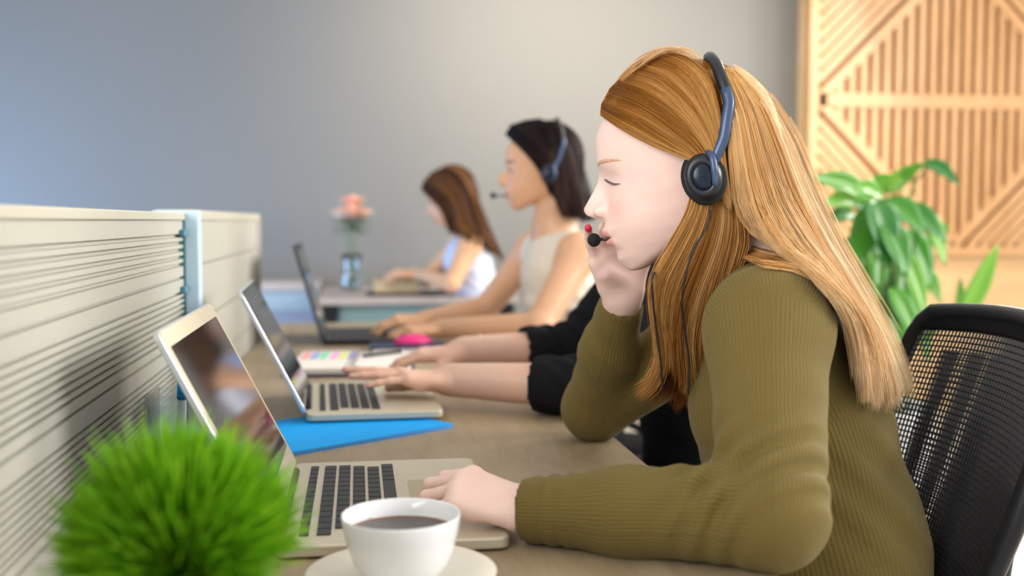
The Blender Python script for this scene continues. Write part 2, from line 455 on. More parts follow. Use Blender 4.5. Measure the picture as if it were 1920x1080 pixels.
for i, (dx, dy, dz, r, mm, lab) in enumerate(((0.0, -0.035, 0.375, 0.058, 'rose', 'peach rose at the front centre of the glass vase'),
        (-0.040, 0.0, 0.365, 0.050, 'rose2', 'cream rose leaning left in the glass vase'),
        (0.044, 0.0, 0.365, 0.050, 'rose2', 'cream rose leaning right in the glass vase'),
        (0.004, 0.03, 0.425, 0.050, 'rose', 'peach rose standing highest at the back of the vase'))):
    rt = empty('rose', (vx, vy, DZ+0.03), lab, 'flower', 'roses in the glass vase')
    s = MB(); s.tube([(dx*0.05, dy*0.05, -0.012), (dx*0.25, dy*0.25, 0.12), (dx*0.7, dy*0.7, dz-0.12), (dx, dy, dz-0.06)], 0.003, 6)
    s.build('stem', M['stem'], rt, smooth=True)
    p = MB(); petal_bloom(p, (dx, dy, dz-0.03), r, i); o = p.build('bloom', M[mm], rt, smooth=True)
    sd = o.modifiers.new('thick', 'SOLIDIFY'); sd.thickness = 0.0008
    lf = MB()
    for k in range(7):
        a = random.uniform(0, 6.28); bx, by, bz = dx*0.75, dy*0.75, dz-0.130+0.011*k
        ex, ey = bx+0.075*math.cos(a), by+0.075*math.sin(a)
        nx, ny = -math.sin(a)*0.022, math.cos(a)*0.022
        mx_, my_ = (bx+ex)/2, (by+ey)/2
        lf.add([(bx, by, bz), (mx_+nx, my_+ny, bz+0.012), (ex, ey, bz+0.0), (mx_-nx, my_-ny, bz+0.012), (mx_, my_, bz+0.006)], [(0, 4, 1), (1, 4, 2), (2, 4, 3), (3, 4, 0)])
    o = lf.build('leaves', M['leaf_dark'], rt); sd = o.modifiers.new('thick', 'SOLIDIFY'); sd.thickness = 0.0008

c = at(772, 540, 5.0)
root = empty('desk_pad', (c[0], 4.86, DZ), 'flat black desk pad on the far grey desk', 'desk pad')
b = MB(); b.prism(rrect(0.42, 0.30, 0.015), 0.0, 0.008); b.build('pad', M['dark_plastic'], root, bevel=0.002)
for s in (-0.13, 0.13):
    b = MB(); b.box((s-0.002, -0.1495, 0.0081), (s+0.002, 0.1495, 0.0088)); b.build('seam', M['fabric'], root)
root = empty('book', (c[0]-0.075, 4.90, DZ+0.0090), 'thick beige book under the hand of the woman in white', 'book')
b = MB(); b.prism(rrect(0.20, 0.14, 0.004), 0.003, 0.047); b.build('pages', mat('cream_pages', srgb(214, 192, 156), 0.8, noise=(60, 0.05)), root)
b = MB(); b.prism(rrect(0.21, 0.15, 0.006), 0.0, 0.003); b.prism(rrect(0.21, 0.15, 0.006), 0.047, 0.050); b.box((0.101, -0.075, 0.003), (0.105, 0.075, 0.047)); b.build('cover', mat('beige_cover', srgb(206, 176, 132), 0.6, noise=(20, 0.05)), root)

# ------------------------------------------------------------------ laptops
def laptop(name, hx, yc, z, W, D, lid_len, lid_deg, label, body, edge, dark=False, rz=0.0, bezel=None):
    """hinge along Y at x=hx, the user sits on the +X side"""
    root = empty(name, (hx, yc, z), label, 'laptop', rz=rz)
    T = 0.014
    b = MB(); b.prism(rrect(D, W, 0.012, cx=D/2), 0.002, T); b.build('base', body, root, bevel=0.0025, seg=3)
    for sx in (0.02, D-0.02):
        for sy in (-1, 1):
            b = MB(); b.lathe([(0.0005, 0.0), (0.006, 0.0), (0.006, 0.0025)], 12, (sx, sy*(W/2-0.025), 0)); b.build('rubber_foot', M['dark_plastic'], root)
    k = MB(); kw = W*0.84; x0, x1 = 0.022, 0.022+D*0.46
    rows = 6; rp = (x1-x0)/rows
    for r in range(rows):
        n = 14 if r < 5 else 10
        rh = rp*0.80 if r else rp*0.55
        xs = x0+r*rp
        if r < 5:
            cols = [(-kw/2+i*kw/n, -kw/2+(i+0.86)*kw/n) for i in range(n)]
            if r in (2, 3, 4): cols = [(a+(0.006*(r-2)), c2+(0.006*(r-2))) for a, c2 in cols[:-1]]
        else:
            u = kw/14
            cols = [(-kw/2+i*u, -kw/2+(i+0.86)*u) for i in range(4)]+[(-kw/2+4*u, -kw/2+8.86*u)]+[(-kw/2+i*u, -kw/2+(i+0.86)*u) for i in range(9, 14)]
        for a, c2 in cols:
            k.box((xs, -c2, T+0.0002), (xs+rh, -a, T+0.0016))
    k.build('keyboard', M['key'], root, bevel=0.0004, seg=1)
    b = MB(); tw = W*0.36; b.prism(rrect(D*0.34, tw, 0.006, cx=D*0.775), T+0.0001, T+0.0007); b.build('trackpad', M['trackpad'] if not dark else M['dark_plastic'], root)
    b = MB(); b.tube([(0.004, -W*0.36, T+0.001), (0.004, W*0.36, T+0.001)], 0.0045, 10); b.build('hinge', M['dark_plastic'], root, smooth=True)
    # lid, built flat then tipped back
    a = R(lid_deg)
    m = Matrix.Translation((0.0, 0, T+0.001)) @ Matrix.Rotation(a-math.pi/2, 4, 'Y').inverted() if False else Matrix.Translation((0.002, 0, T+0.002))
    ux, uz = math.cos(a), math.sin(a)          # along the lid (a>90 -> leans to -X)
    rot = Matrix(((0, 0, 0, 0),)*4) if False else Matrix.Identity(4)
    # local lid axes: X' = up the lid, Y' = Y, Z' = screen normal
    rot = Matrix(((ux, 0, uz, 0), (0, 1, 0, 0), (uz, 0, -ux, 0), (0, 0, 0, 1)))
    b = MB(); b.m = m @ rot
    b.prism(rrect(lid_len, W, 0.012, cx=lid_len/2), -0.0065, 0.0)
    lid = b.build('lid', edge, root, bevel=0.0015, seg=2)
    bz = 0.0175
    b = MB(); b.m = m @ rot
    b.prism(rrect(lid_len-0.004, W-0.004, 0.011, cx=lid_len/2), 0.0001, 0.0006); b.build('bezel', (bezel or body) if not dark else M['dark_plastic'], lid)
    b = MB(); b.m = m @ rot
    b.prism(rrect(lid_len-0.019-0.028, W-2*bz, 0.002, cx=lid_len/2+0.004), 0.0007, 0.0011); b.build('screen', M['screen'], lid)
    return root
laptop('laptop', -0.083, 1.222, DZ, 0.365, 0.232, 0.236, 117, 'champagne laptop open in front of the woman in the green sweater', M['alu'], M['alu_edge'])
laptop('laptop', -0.090, 1.896, DZ+0.006, 0.345, 0.222, 0.222, 117, 'silver laptop whose front corner rests on the blue folder', M['alu'], M['alu_edge'], rz=R(2.0), bezel=M['screen'])
M['dark_body'] = mat('dark_blue_grey_shell', srgb(40, 58, 78), 0.35, 0.4, noise=(30, 0.05))
laptop('laptop', -0.093, 3.02, DZ, 0.34, 0.235, 0.262, 106, 'dark laptop beyond the planner, used by the woman in beige', M['dark_plastic'], M['dark_body'], dark=True)

# ------------------------------------------------------------------ blue folder
p0 = np.array([-0.109, 1.500]); p1 = np.array([0.152, 1.686])
e1 = (p1-p0)/np.linalg.norm(p1-p0); e2 = np.array([-e1[1], e1[0]])
ang = math.atan2(e1[1], e1[0]); L1 = np.linalg.norm(p1-p0); L2 = 0.225
cc = (p0+p1)/2+e2*L2/2
root = empty('document_folder', (cc[0], cc[1], DZ), 'bright blue folder lying under the corner of the silver laptop', 'folder', rz=ang)
b = MB(); b.prism(rrect(L1, L2, 0.008), 0.0, 0.0015); b.build('back_cover', M['folder'], root)
b = MB(); b.prism(rrect(L1-0.006, L2-0.006, 0.004), 0.0016, 0.0038); b.build('sheets', M['paper'], root)
b = MB(); b.prism(rrect(L1, L2, 0.008), 0.0039, 0.0054); b.build('front_cover', M['folder'], root)

# ------------------------------------------------------------------ coffee cup and saucer
cup_c = at(752, 962, 0.94)
root = empty('saucer', (cup_c[0], cup_c[1], DZ), 'cream saucer under the white coffee cup', 'saucer')
KS = 1.09
def sc2(p): return [(r*KS, z) for r, z in p]
b = MB(); b.lathe(sc2([(0.001, 0.003), (0.028, 0.003), (0.030, 0.0), (0.033, 0.0), (0.036, 0.004), (0.058, 0.009), (0.077, 0.0165), (0.0785, 0.018), (0.077, 0.0185), (0.057, 0.0125), (0.036, 0.008), (0.030, 0.0075), (0.029, 0.0065), (0.001, 0.0065)]), 64)
b.build('plate', M['saucer'], root, smooth=True)
b = MB(); b.lathe(sc2([(0.0295, 0.0066), (0.0300, 0.0079), (0.0312, 0.0081), (0.0318, 0.0077)]), 64); b.build('well_ring', M['saucer'], root, smooth=True)
cz = DZ+0.0085; ch = cup_c[2]-cz
root = empty('coffee_cup', (cup_c[0], cup_c[1], cz), 'white china cup of black coffee in front of the grass plant and laptop', 'cup')
q = ch/0.0775
prof_o = [(0.001, 0.0), (0.026, 0.0), (0.0275, 0.001), (0.028, 0.004), (0.031, 0.008), (0.0385, 0.022*q), (0.0435, 0.040*q), (0.0468, 0.058*q), (0.0485, ch-0.002), (0.0482, ch), (0.0472, ch-0.0008), (0.0455, 0.058*q), (0.0420, 0.040*q), (0.0368, 0.026*q), (0.028, 0.011), (0.001, 0.008)]
b = MB(); b.lathe(sc2(prof_o), 72); b.build('body', M['china'], root, smooth=True)
b = MB(); b.lathe(sc2([(0.0005, ch-0.0165), (0.041, ch-0.0165)]), 64); b.build('coffee', M['coffee'], root, smooth=True)
b = MB(); b.lathe(sc2([(0.041, ch-0.0164), (0.0453, ch-0.0161), (0.0459, ch-0.0156)]), 64); b.build('coffee_rim', M['crema'], root, smooth=True)
b = MB(); ha = R(122)
hp = []
for t in np.linspace(0, 1, 16):
    z = ch*0.80-ch*0.52*t-0.006*math.sin(math.pi*t*2)
    wall = KS*np.interp(z, [0.008, 0.022*q, 0.040*q, 0.058*q, ch], [0.031, 0.0385, 0.0435, 0.0468, 0.0485])
    hp.append((wall-0.0005+0.027*math.sin(math.pi*t)**0.7, 0, z))
b.m = Matrix.Rotation(ha, 4, 'Z'); b.tube(hp, [0.0040]*16, 10, flat=((0, 1, 0), 1.5)); b.build('handle', M['china'], root, smooth=True)

# ------------------------------------------------------------------ small desk things
pl_c = np.array([-0.012, 2.43])
root = empty('planner', (pl_c[0], pl_c[1], DZ), 'open white planner with colored tabs beyond the silver laptop', 'planner', rz=R(-4))
b = MB(); b.prism(rrect(0.275, 0.33, 0.008), 0.0, 0.004); b.build('cover', M['navy'], root, bevel=0.001)
b = MB(); b.prism(rrect(0.128, 0.31, 0.004, cx=-0.067), 0.0041, 0.018); b.build('left_pages', M['paper'], root, bevel=0.003)
b = MB(); b.prism(rrect(0.128, 0.31, 0.004, cx=0.067), 0.0041, 0.014); b.build('right_pages', M['paper'], root, bevel=0.003)
b = MB()
for i in range(16):
    y = -0.14+i*0.0187
    pts = [(0.012*math.cos(t)*0.8, y, 0.014+0.008*math.sin(t)) for t in np.linspace(0, 2*math.pi, 13)]
    b.tube(pts, 0.0008, 5, cap=False)
b.build('ring_binding', M['chrome'], root)
for i, (nm, c3) in enumerate((('pink', (250, 170, 172)), ('blue', (150, 180, 232)), ('green', (130, 226, 186)), ('lilac', (242, 178, 226)), ('yellow', (226, 236, 140)), ('violet', (130, 128, 214)))):
    b = MB(); x = -0.120+i*0.0205 + (0.004 if i > 2 else 0)
    b.box((x, 0.0, 0.0182), (x+0.016, 0.13, 0.0186))
    o = b.build('sticky_tab', mat(nm+'_tab', srgb(*c3), 0.6, noise=(30, 0.03)), root); o['label'] = nm+' sticky tab'
root = empty('ballpoint_pen', (0.062, 2.52, DZ+0.0142), 'dark ballpoint pen lying on the open planner', 'pen', rz=R(38))
b = MB(); b.tube([(-0.065, 0, 0.004), (0.05, 0, 0.004)], 0.004, 10); b.build('barrel', M['dark_plastic'], root, smooth=True)
b = MB(); b.tube([(0.05, 0, 0.004), (0.066, 0, 0.004)], [0.004, 0.0008], 10); b.build('tip', M['chrome'], root, smooth=True)
b = MB(); b.bar((-0.062, 0, 0.0095), (-0.03, 0, 0.0088), 0.003, 0.0012); b.build('clip', M['chrome'], root)
nb = at(740, 640, 2.82)
root = empty('notebook', (nb[0]+0.03, 2.74, DZ), 'navy notebook on the desk behind the open planner', 'notebook')
b = MB(); b.prism(rrect(0.19, 0.14, 0.006), 0.0, 0.002); b.prism(rrect(0.19, 0.14, 0.006), 0.011, 0.013); b.build('cover', M['navy'], root)
b = MB(); b.prism(rrect(0.18, 0.132, 0.004), 0.0021, 0.0109); b.build('pages', M['paper'], root)
M['hotpink'] = mat('hot_pink_plastic', srgb(232, 44, 130), 0.35, noise=(20, 0.04))
ms = at(772, 632, 2.80)
root = empty('computer_mouse', (ms[0], 2.765, DZ+0.0132), 'hot pink mouse under the wrist of the woman in beige', 'mouse', rz=R(10))
b = MB(); b.sphere((0, 0, 0.002), (0.05, 0.03, 0.022), 24, 12)
o = b.build('body', M['hotpink'], root, smooth=True)
for v in o.data.vertices: v.co.z = max(v.co.z, 0.0)
b = MB(); b.lathe([(0.0005, 0.0), (0.004, 0.0), (0.004, 0.004), (0.0005, 0.004)], 12, (-0.025, 0, 0.0195)); b.build('scroll_wheel', M['dark_plastic'], root)

# clear organiser behind the grass plant
oc = at(298, 800, 1.42)
root = empty('desk_organizer', (-0.2440, 1.45, DZ), 'clear acrylic organizer by the ribbed partition behind the grass plant', 'organizer')
b = MB(); w, d, h, t = 0.055, 0.085, 0.105, 0.003
b.box((-w/2, -d/2, 0), (w/2, d/2, t)); b.box((-w/2, -d/2, t), (-w/2+t, d/2, h)); b.box((w/2-t, -d/2, t), (w/2, d/2, h))
b.box((-w/2+t, -d/2, t), (w/2-t, -d/2+t, h)); b.box((-w/2+t, d/2-t, t), (w/2-t, d/2, h)); b.build('box', M['acrylic'], root)
b = MB(); b.box((-w/2+t+0.001, -0.002, t), (w/2-t-0.001, 0.0, h-0.02)); b.build('divider', M['acrylic'], root)
root = empty('marker_pen', (-0.232, 1.425, DZ+0.004), 'white marker with a blue cap standing in the clear organizer', 'marker')
b = MB(); b.tube([(0, 0, 0), (0.005, -0.005, 0.095)], 0.0062, 12); b.build('barrel', M['pot'], root, smooth=True)
b = MB(); b.tube([(0.005, -0.005, 0.0955), (0.0062, -0.0062, 0.118)], 0.0066, 12); b.build('cap', M['folder'], root, smooth=True)
root = empty('tape_dispenser', (-0.235, 2.05, DZ), 'translucent grey tape dispenser between the partition and silver laptop', 'tape dispenser', rz=R(20))
b = MB(); b.prism(rrect(0.05, 0.11, 0.012), 0.0, 0.018); b.box((-0.012, 0.03, 0.019), (0.012, 0.05, 0.045)); b.build('base', mat('smoke_plastic', srgb(150, 162, 176), 0.25, noise=(9, 0.05)), root, bevel=0.003)
b = MB(); b.m = Matrix.Translation((0, -0.015, 0.045)) @ Matrix.Rotation(math.pi/2, 4, 'Y'); b.lathe([(0.014, -0.009), (0.028, -0.009), (0.028, 0.009), (0.014, 0.009), (0.014, -0.009)], 28); b.build('tape_roll', M['acrylic'], root, smooth=False)

# ------------------------------------------------------------------ grass plant in the foreground
gc = at(338, 1000, 0.72)
root = empty('potted_grass', (gc[0], gc[1], DZ), 'round bright green grass plant in a white pot in the foreground', 'plant')
gz = gc[2]-DZ
pz = gz-0.035
b = MB(); b.lathe([(0.001, 0), (0.036, 0), (0.039, 0.003), (0.052, pz-0.004), (0.0535, pz), (0.050, pz), (0.047, pz-0.012), (0.001, pz-0.012)], 48); b.build('pot', M['pot'], root, smooth=True)
b = MB(); b.sphere((0, 0, pz-0.012), (0.046, 0.046, 0.012), 24, 8); b.build('soil', M['soil'], root, smooth=True)
def grass_ball(n, c, r0, r1, seed):
    g = np.random.default_rng(seed)
    V = []; F = []; T = []
    S = 5
    for i in range(n):
        d = g.normal(size=3); d[2] = abs(d[2])*1.0-0.25*g.random(); d /= np.linalg.norm(d)
        L = r1*(0.80+0.30*g.random()*g.random()+0.06*math.sin(5*math.atan2(d[1], d[0]))*math.sin(4*d[2]+1))
        b0 = np.array([0, 0, -0.03])+d*r0*g.random()*0.5
        up = np.array([0, 0, 1.0]); side = np.cross(d, g.normal(size=3)); side /= np.linalg.norm(side)
        dr = g.uniform(-0.45, 0.45); w = g.uniform(0.0012, 0.0022)
        tip = d*L*np.array([1, 1, 0.92]); bend = np.cross(side, d)*dr*L*0.5
        base = len(V); tn = g.random()
        for k in range(S):
            t = k/(S-1)
            p = b0*(1-t)+tip*t+bend*math.sin(math.pi*t*0.6)*t+np.array([0, 0, -0.008*t*t*(1-d[2])])
            ww = w*(1-0.75*t*t)
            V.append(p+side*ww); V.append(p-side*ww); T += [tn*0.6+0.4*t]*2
        for k in range(S-1):
            a = base+2*k; F.append((a, a+1, a+3, a+2))
    return np.array(V)+np.array(c), np.array(F), np.array(T, np.float32)
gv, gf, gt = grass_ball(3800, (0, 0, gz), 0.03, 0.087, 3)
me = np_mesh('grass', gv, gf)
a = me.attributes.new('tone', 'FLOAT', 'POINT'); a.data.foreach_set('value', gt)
def tone_mat(name, stops, rough=0.5, spec=0.4, trans=0.0, attr='tone', noise=0.0):
    m = bpy.data.materials.new(name); m.use_nodes = True
    nt = m.node_tree; bs = nt.nodes['Principled BSDF']; L = nt.links.new
    at_ = nt.nodes.new('ShaderNodeAttribute'); at_.attribute_name = attr
    cr = nt.nodes.new('ShaderNodeValToRGB'); e = cr.color_ramp.elements
    e[0].position, e[0].color = stops[0]; e[1].position, e[1].color = stops[-1]
    for p_, c_ in stops[1:-1]:
        k = e.new(p_); k.color = c_
    L(at_.outputs['Fac'], cr.inputs['Fac']); L(cr.outputs['Color'], bs.inputs['Base Color'])
    bs.inputs['Roughness'].default_value = rough; bs.inputs['Specular IOR Level'].default_value = spec
    if trans > 0:
        tr = nt.nodes.new('ShaderNodeBsdfTranslucent'); L(cr.outputs['Color'], tr.inputs['Color'])
        mx = nt.nodes.new('ShaderNodeMixShader'); mx.inputs['Fac'].default_value = trans
        L(bs.outputs['BSDF'], mx.inputs[1]); L(tr.outputs['BSDF'], mx.inputs[2])
        L(mx.outputs['Shader'], nt.nodes['Material Output'].inputs['Surface'])
    return m
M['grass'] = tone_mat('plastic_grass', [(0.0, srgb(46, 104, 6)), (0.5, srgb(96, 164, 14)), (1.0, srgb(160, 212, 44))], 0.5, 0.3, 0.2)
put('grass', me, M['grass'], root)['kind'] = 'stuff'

# ------------------------------------------------------------------ broad-leaved plant by the timber wall
M['leaf'] = tone_mat('broad_leaf', [(0.0, srgb(30, 108, 56)), (0.5, srgb(84, 158, 50)), (1.0, srgb(158, 208, 84))], 0.28, 0.6, 0.3)
PY = 3.3
pbase = at(1660, 700, PY)
root = empty('potted_plant', (pbase[0], PY, 0), 'leafy green broad-leaved plant in front of the timber wall', 'plant')
b = MB(); b.lathe([(0.001, 0), (0.12, 0), (0.125, 0.01), (0.16, 0.44), (0.165, 0.46), (0.152, 0.46), (0.148, 0.42), (0.001, 0.42)], 48); b.build('pot', M['pot'], root, smooth=True)
b = MB(); b.sphere((0, 0, 0.42), (0.146, 0.146, 0.02), 24, 8); b.build('soil', M['soil'], root, smooth=True)
leaves = [  # base px, tip px, width px, depth offset, tone
 ((1732,304),(1799,347),24,-0.05,0.10),((1690,330),(1735,306),14,-0.03,0.6),((1655,360),(1728,305),26,0.02,0.8),((1640,380),(1515,335),34,-0.02,0.55),
 ((1630,395),(1560,350),26,0.10,0.3),((1655,370),(1600,350),24,-0.1,0.6),((1640,385),(1590,520),46,-0.12,0.45),
 ((1640,375),(1668,505),58,-0.16,0.15),((1660,375),(1735,440),40,-0.1,0.35),((1690,385),(1775,455),36,-0.08,0.2),
 ((1735,395),(1772,500),30,-0.02,0.75),((1700,430),(1745,545),44,0.04,0.4),((1610,420),(1620,560),42,0.05,0.6),
 ((1650,440),(1640,570),40,-0.05,0.5),((1690,470),(1735,600),38,-0.06,0.65),((1690,500),(1690,640),40,0.0,0.45),
 ((1650,500),(1655,620),36,0.06,0.25),((1600,400),(1545,420),26,0.06,0.3),((1620,470),(1560,470),30,0.12,0.2),
 ((1800,605),(1872,458),34,-0.05,0.7),((1795,605),(1800,520),20,0.02,0.55),((1800,610),(1862,590),28,0.0,0.5),
 ((1720,500),(1765,570),30,0.1,0.6),((1670,540),(1720,650),36,-0.1,0.5),((1640,540),(1600,600),30,0.1,0.35),
 ((1660,420),(1700,520),48,-0.18,0.3),((1630,350),(1680,330),22,0.08,0.75),((1735,460),(1780,420),24,0.1,0.5),
 ((1610,380),(1540,385),28,-0.06,0.7),((1660,560),(1690,690),40,-0.04,0.4),((1710,560),(1740,680),36,0.05,0.55)]
V = []; F = []; T = []
stems = MB()
base_top = np.array([0, 0, 0.43])
org = np.array([pbase[0], PY, 0])
for (bp, tp, wp, dy, tn) in leaves:
    A = at(bp[0], bp[1], PY+dy)-org; B = at(tp[0], tp[1], PY+dy-0.06)-org
    L = np.linalg.norm(B-A); d = (B-A)/L
    side = np.cross(d, np.array([0.15, -1.0, 0.25])); side /= np.linalg.norm(side)
    nrm = np.cross(side, d); w = wp/(2000/PY)*0.66
    nu, nv = 7, 12; b0 = len(V)
    for j in range(nv):
        t = j/(nv-1)
        ww = w*math.sin(math.pi*min(1, t*0.96+0.04)**0.8)**0.9+0.0015
        c3 = A+(B-A)*t+np.array([0, 0, 1])*0.16*L*math.sin(math.pi*t)*(0.6 if d[2] < 0.3 else 0.15)+nrm*0.0
        for i in range(nu):
            u = i/(nu-1)*2-1
            V.append(c3+side*ww*u+nrm*(ww*0.30*abs(u)+0.03*w*math.sin(9*t+u*3)))
            T.append(np.clip(tn+0.10*(0.5-abs(abs(u)-0.5))+(0.14 if abs(u) < 0.1 else 0), 0, 1))
    for j in range(nv-1):
        for i in range(nu-1):
            p = b0+j*nu+i; F.append((p, p+1, p+nu+1, p+nu))
    foot = base_top+np.array([random.uniform(-.06, .06), random.uniform(-.06, .06), 0])
    mid = foot*0.4+A*0.6+np.array([-0.25*(A[0]-foot[0]), 0, 0.05])
    stems.tube(catmull([foot, mid, A, A+(B-A)*0.15], 8), [0.006]*4+[0.005]*2+[0.004, 0.003], 6)
me = np_mesh('leaves', np.array(V), np.array(F)); a = me.attributes.new('tone', 'FLOAT', 'POINT'); a.data.foreach_set('value', np.array(T, np.float32))
o = put('leaves', me, M['leaf'], root, smooth=True); sd = o.modifiers.new('thick', 'SOLIDIFY'); sd.thickness = 0.001
stems.build('stems', M['stem'], root, smooth=True)
# ------------------------------------------------------------------ rounded bodies: blended solids turned into one surface
class Cap:
    """tapered capsule; flat=(axis, f): distances along axis count f times (f<1 widens the section there)"""
    def __init__(s, p0, p1, r0, r1=None, k=0.012, flat=None, rib=True):
        s.a = np.asarray(p0, np.float32); s.b = np.asarray(p1, np.float32); s.r0 = r0; s.r1 = r0 if r1 is None else r1
        s.k = k; s.op = 'add'; s.rib = rib
        s.fl = None
        if flat is not None:
            n = np.asarray(flat[0], np.float32); s.fl = (n/np.linalg.norm(n), np.float32(flat[1]))
        R_ = max(s.r0, s.r1)/(min(1, flat[1]) if flat is not None else 1)
        s.lo = np.minimum(s.a, s.b)-R_; s.hi = np.maximum(s.a, s.b)+R_
    def _w(s, v):
        if s.fl is None: return v
        n, f = s.fl
        return v+((f-1)*(v@n))[..., None]*n
    def ev(s, P):
        pa = s._w(P-s.a); ba = s._w((s.b-s.a)[None])[0]
        h = np.clip((pa@ba)/max(float(ba@ba), 1e-12), 0, 1)
        return np.linalg.norm(pa-h[..., None]*ba, axis=-1)-(s.r0+(s.r1-s.r0)*h)
    def rib_u(s, P):
        d = s.b-s.a; d = d/np.linalg.norm(d)
        e = np.array([0.35, 0.9, 0.2], np.float32); e = e-d*(e@d); e /= np.linalg.norm(e); f = np.cross(d, e)
        q = P-s.a
        return np.arctan2(q@f, q@e)*(s.r0+s.r1)*0.5
class Ell:
    def __init__(s, c, r, axes=None, k=0.012, op='add', rib=False):
        s.c = np.asarray(c, np.float32); s.r = np.asarray(r, np.float32)
        s.A = np.eye(3, dtype=np.float32) if axes is None else np.asarray(axes, np.float32)   # rows are the axes
        s.k = k; s.op = op; s.rib = rib
        m = float(s.r.max()); s.lo = s.c-m; s.hi = s.c+m
    def ev(s, P):
        q = (P-s.c)@s.A.T
        k0 = np.linalg.norm(q/s.r, axis=-1); k1 = np.linalg.norm(q/(s.r*s.r), axis=-1)
        return k0*(k0-1)/np.maximum(k1, 1e-9)
    def rib_u(s, P):
        q = P-s.c
        return np.arctan2(q[:, 1], q[:, 0])*float(s.r[:2].mean())
def smin(a, b, k):
    h = np.clip(0.5+0.5*(b-a)/k, 0, 1)
    return b+(a-b)*h-k*h*(1-h)
def field(prims, P):
    D = np.full(P.shape[:-1], 0.08, np.float32)
    for p in prims:
        d = p.ev(P)
        D = smin(D, d, p.k) if p.op == 'add' else -smin(-D, d, p.k)
    return D
def grid_field(prims, h, lo=None, hi=None):
    adds = [p for p in prims if p.op == 'add']
    L = np.min([p.lo for p in adds], axis=0)-4*h-0.006; H = np.max([p.hi for p in adds], axis=0)+4*h+0.006
    if lo is not None: L = np.maximum(L, lo)
    if hi is not None: H = np.minimum(H, hi)
    n = np.ceil((H-L)/h).astype(int)+1
    D = np.full(n, 0.03, np.float32)
    ax = [(L[i]+h*np.arange(n[i])).astype(np.float32) for i in range(3)]
    for p in prims:
        m = p.k+0.02
        i0 = np.clip(np.floor((p.lo-m-L)/h).astype(int), 0, n); i1 = np.clip(np.ceil((p.hi+m-L)/h).astype(int)+1, 0, n)
        if (i1 <= i0).any(): continue
        sl = tuple(slice(a, b) for a, b in zip(i0, i1))
        G = np.stack(np.meshgrid(ax[0][sl[0]], ax[1][sl[1]], ax[2][sl[2]], indexing='ij'), -1)
        d = p.ev(G)
        D[sl] = smin(D[sl], d, p.k) if p.op == 'add' else -smin(-D[sl], d, p.k)
    return D, L, h
def surface_nets(D, L, h):
    S = (D < 0)
    n = np.array(D.shape)
    c = np.zeros(n-1, np.int8)
    cor = [(i, j, k) for i in (0, 1) for j in (0, 1) for k in (0, 1)]
    for i, j, k in cor:
        c += S[i:n[0]-1+i, j:n[1]-1+j, k:n[2]-1+k]
    act = (c > 0) & (c < 8)
    I = np.argwhere(act)
    vid = np.full(n-1, -1, np.int32); vid[act] = np.arange(len(I))
    acc = np.zeros((len(I), 3)); cnt = np.zeros(len(I))
    val = {q: D[I[:, 0]+q[0], I[:, 1]+q[1], I[:, 2]+q[2]] for q in cor}
    for q in cor:
        for a in range(3):
            if q[a] == 0:
                q2 = tuple(1 if b == a else q[b] for b in range(3))
                da, db = val[q], val[q2]; m = (da < 0) != (db < 0)
                t = da[m]/(da[m]-db[m])
                pt = np.repeat(np.array(q, float)[None], m.sum(), 0); pt[:, a] = t
                acc[m] += pt; cnt[m] += 1
    V = L+h*(I+acc/cnt[:, None])
    F = []
    for a in range(3):
        b, e = (a+1) % 3, (a+2) % 3
        s0 = [slice(None)]*3; s1 = [slice(None)]*3
        s0[a] = slice(0, n[a]-1); s1[a] = slice(1, n[a])
        x = S[tuple(s0)] != S[tuple(s1)]
        E = np.argwhere(x); E = E[(E[:, b] > 0) & (E[:, e] > 0) & (E[:, b] < n[b]-1) & (E[:, e] < n[e]-1)]
        fl = S[E[:, 0], E[:, 1], E[:, 2]]
        def cell(db, de):
            Q = E.copy(); Q[:, b] += db; Q[:, e] += de
            return vid[Q[:, 0], Q[:, 1], Q[:, 2]]
        q = np.stack([cell(-1, -1), cell(0, -1), cell(0, 0), cell(-1, 0)], 1)
        q[~fl] = q[~fl][:, ::-1]
        F.append(q)
    F = np.vstack(F); F = F[(F >= 0).all(1)]
    return V, F
def solid(prims, h, lo=None, hi=None, smooth=0):
    V, F = surface_nets(*grid_field(prims, h, lo, hi))
    for _ in range(smooth):
        E = np.vstack([F[:, [0, 1]], F[:, [1, 2]], F[:, [2, 3]], F[:, [3, 0]]])
        A = np.zeros_like(V); C_ = np.zeros(len(V))
        for i in range(3): A[:, i] = np.bincount(E[:, 0], V[E[:, 1], i], len(V))
        C_ = np.bincount(E[:, 0], minlength=len(V))
        V = V*0.4+0.6*A/np.maximum(C_, 1)[:, None]
    return V, F
def merge(parts):
    V = []; F = []; n = 0
    for v, f in parts:
        V.append(v); F.append(f+n); n += len(v)
    return np.vstack(V), np.vstack(F)
def normals(V, F):
    N = np.zeros_like(V)
    fn = np.cross(V[F[:, 2]]-V[F[:, 0]], V[F[:, 3]]-V[F[:, 1]])
    for k in range(4):
        for i in range(3): N[:, i] += np.bincount(F[:, k], fn[:, i], len(V))
    return N/np.maximum(np.linalg.norm(N, axis=1), 1e-12)[:, None]

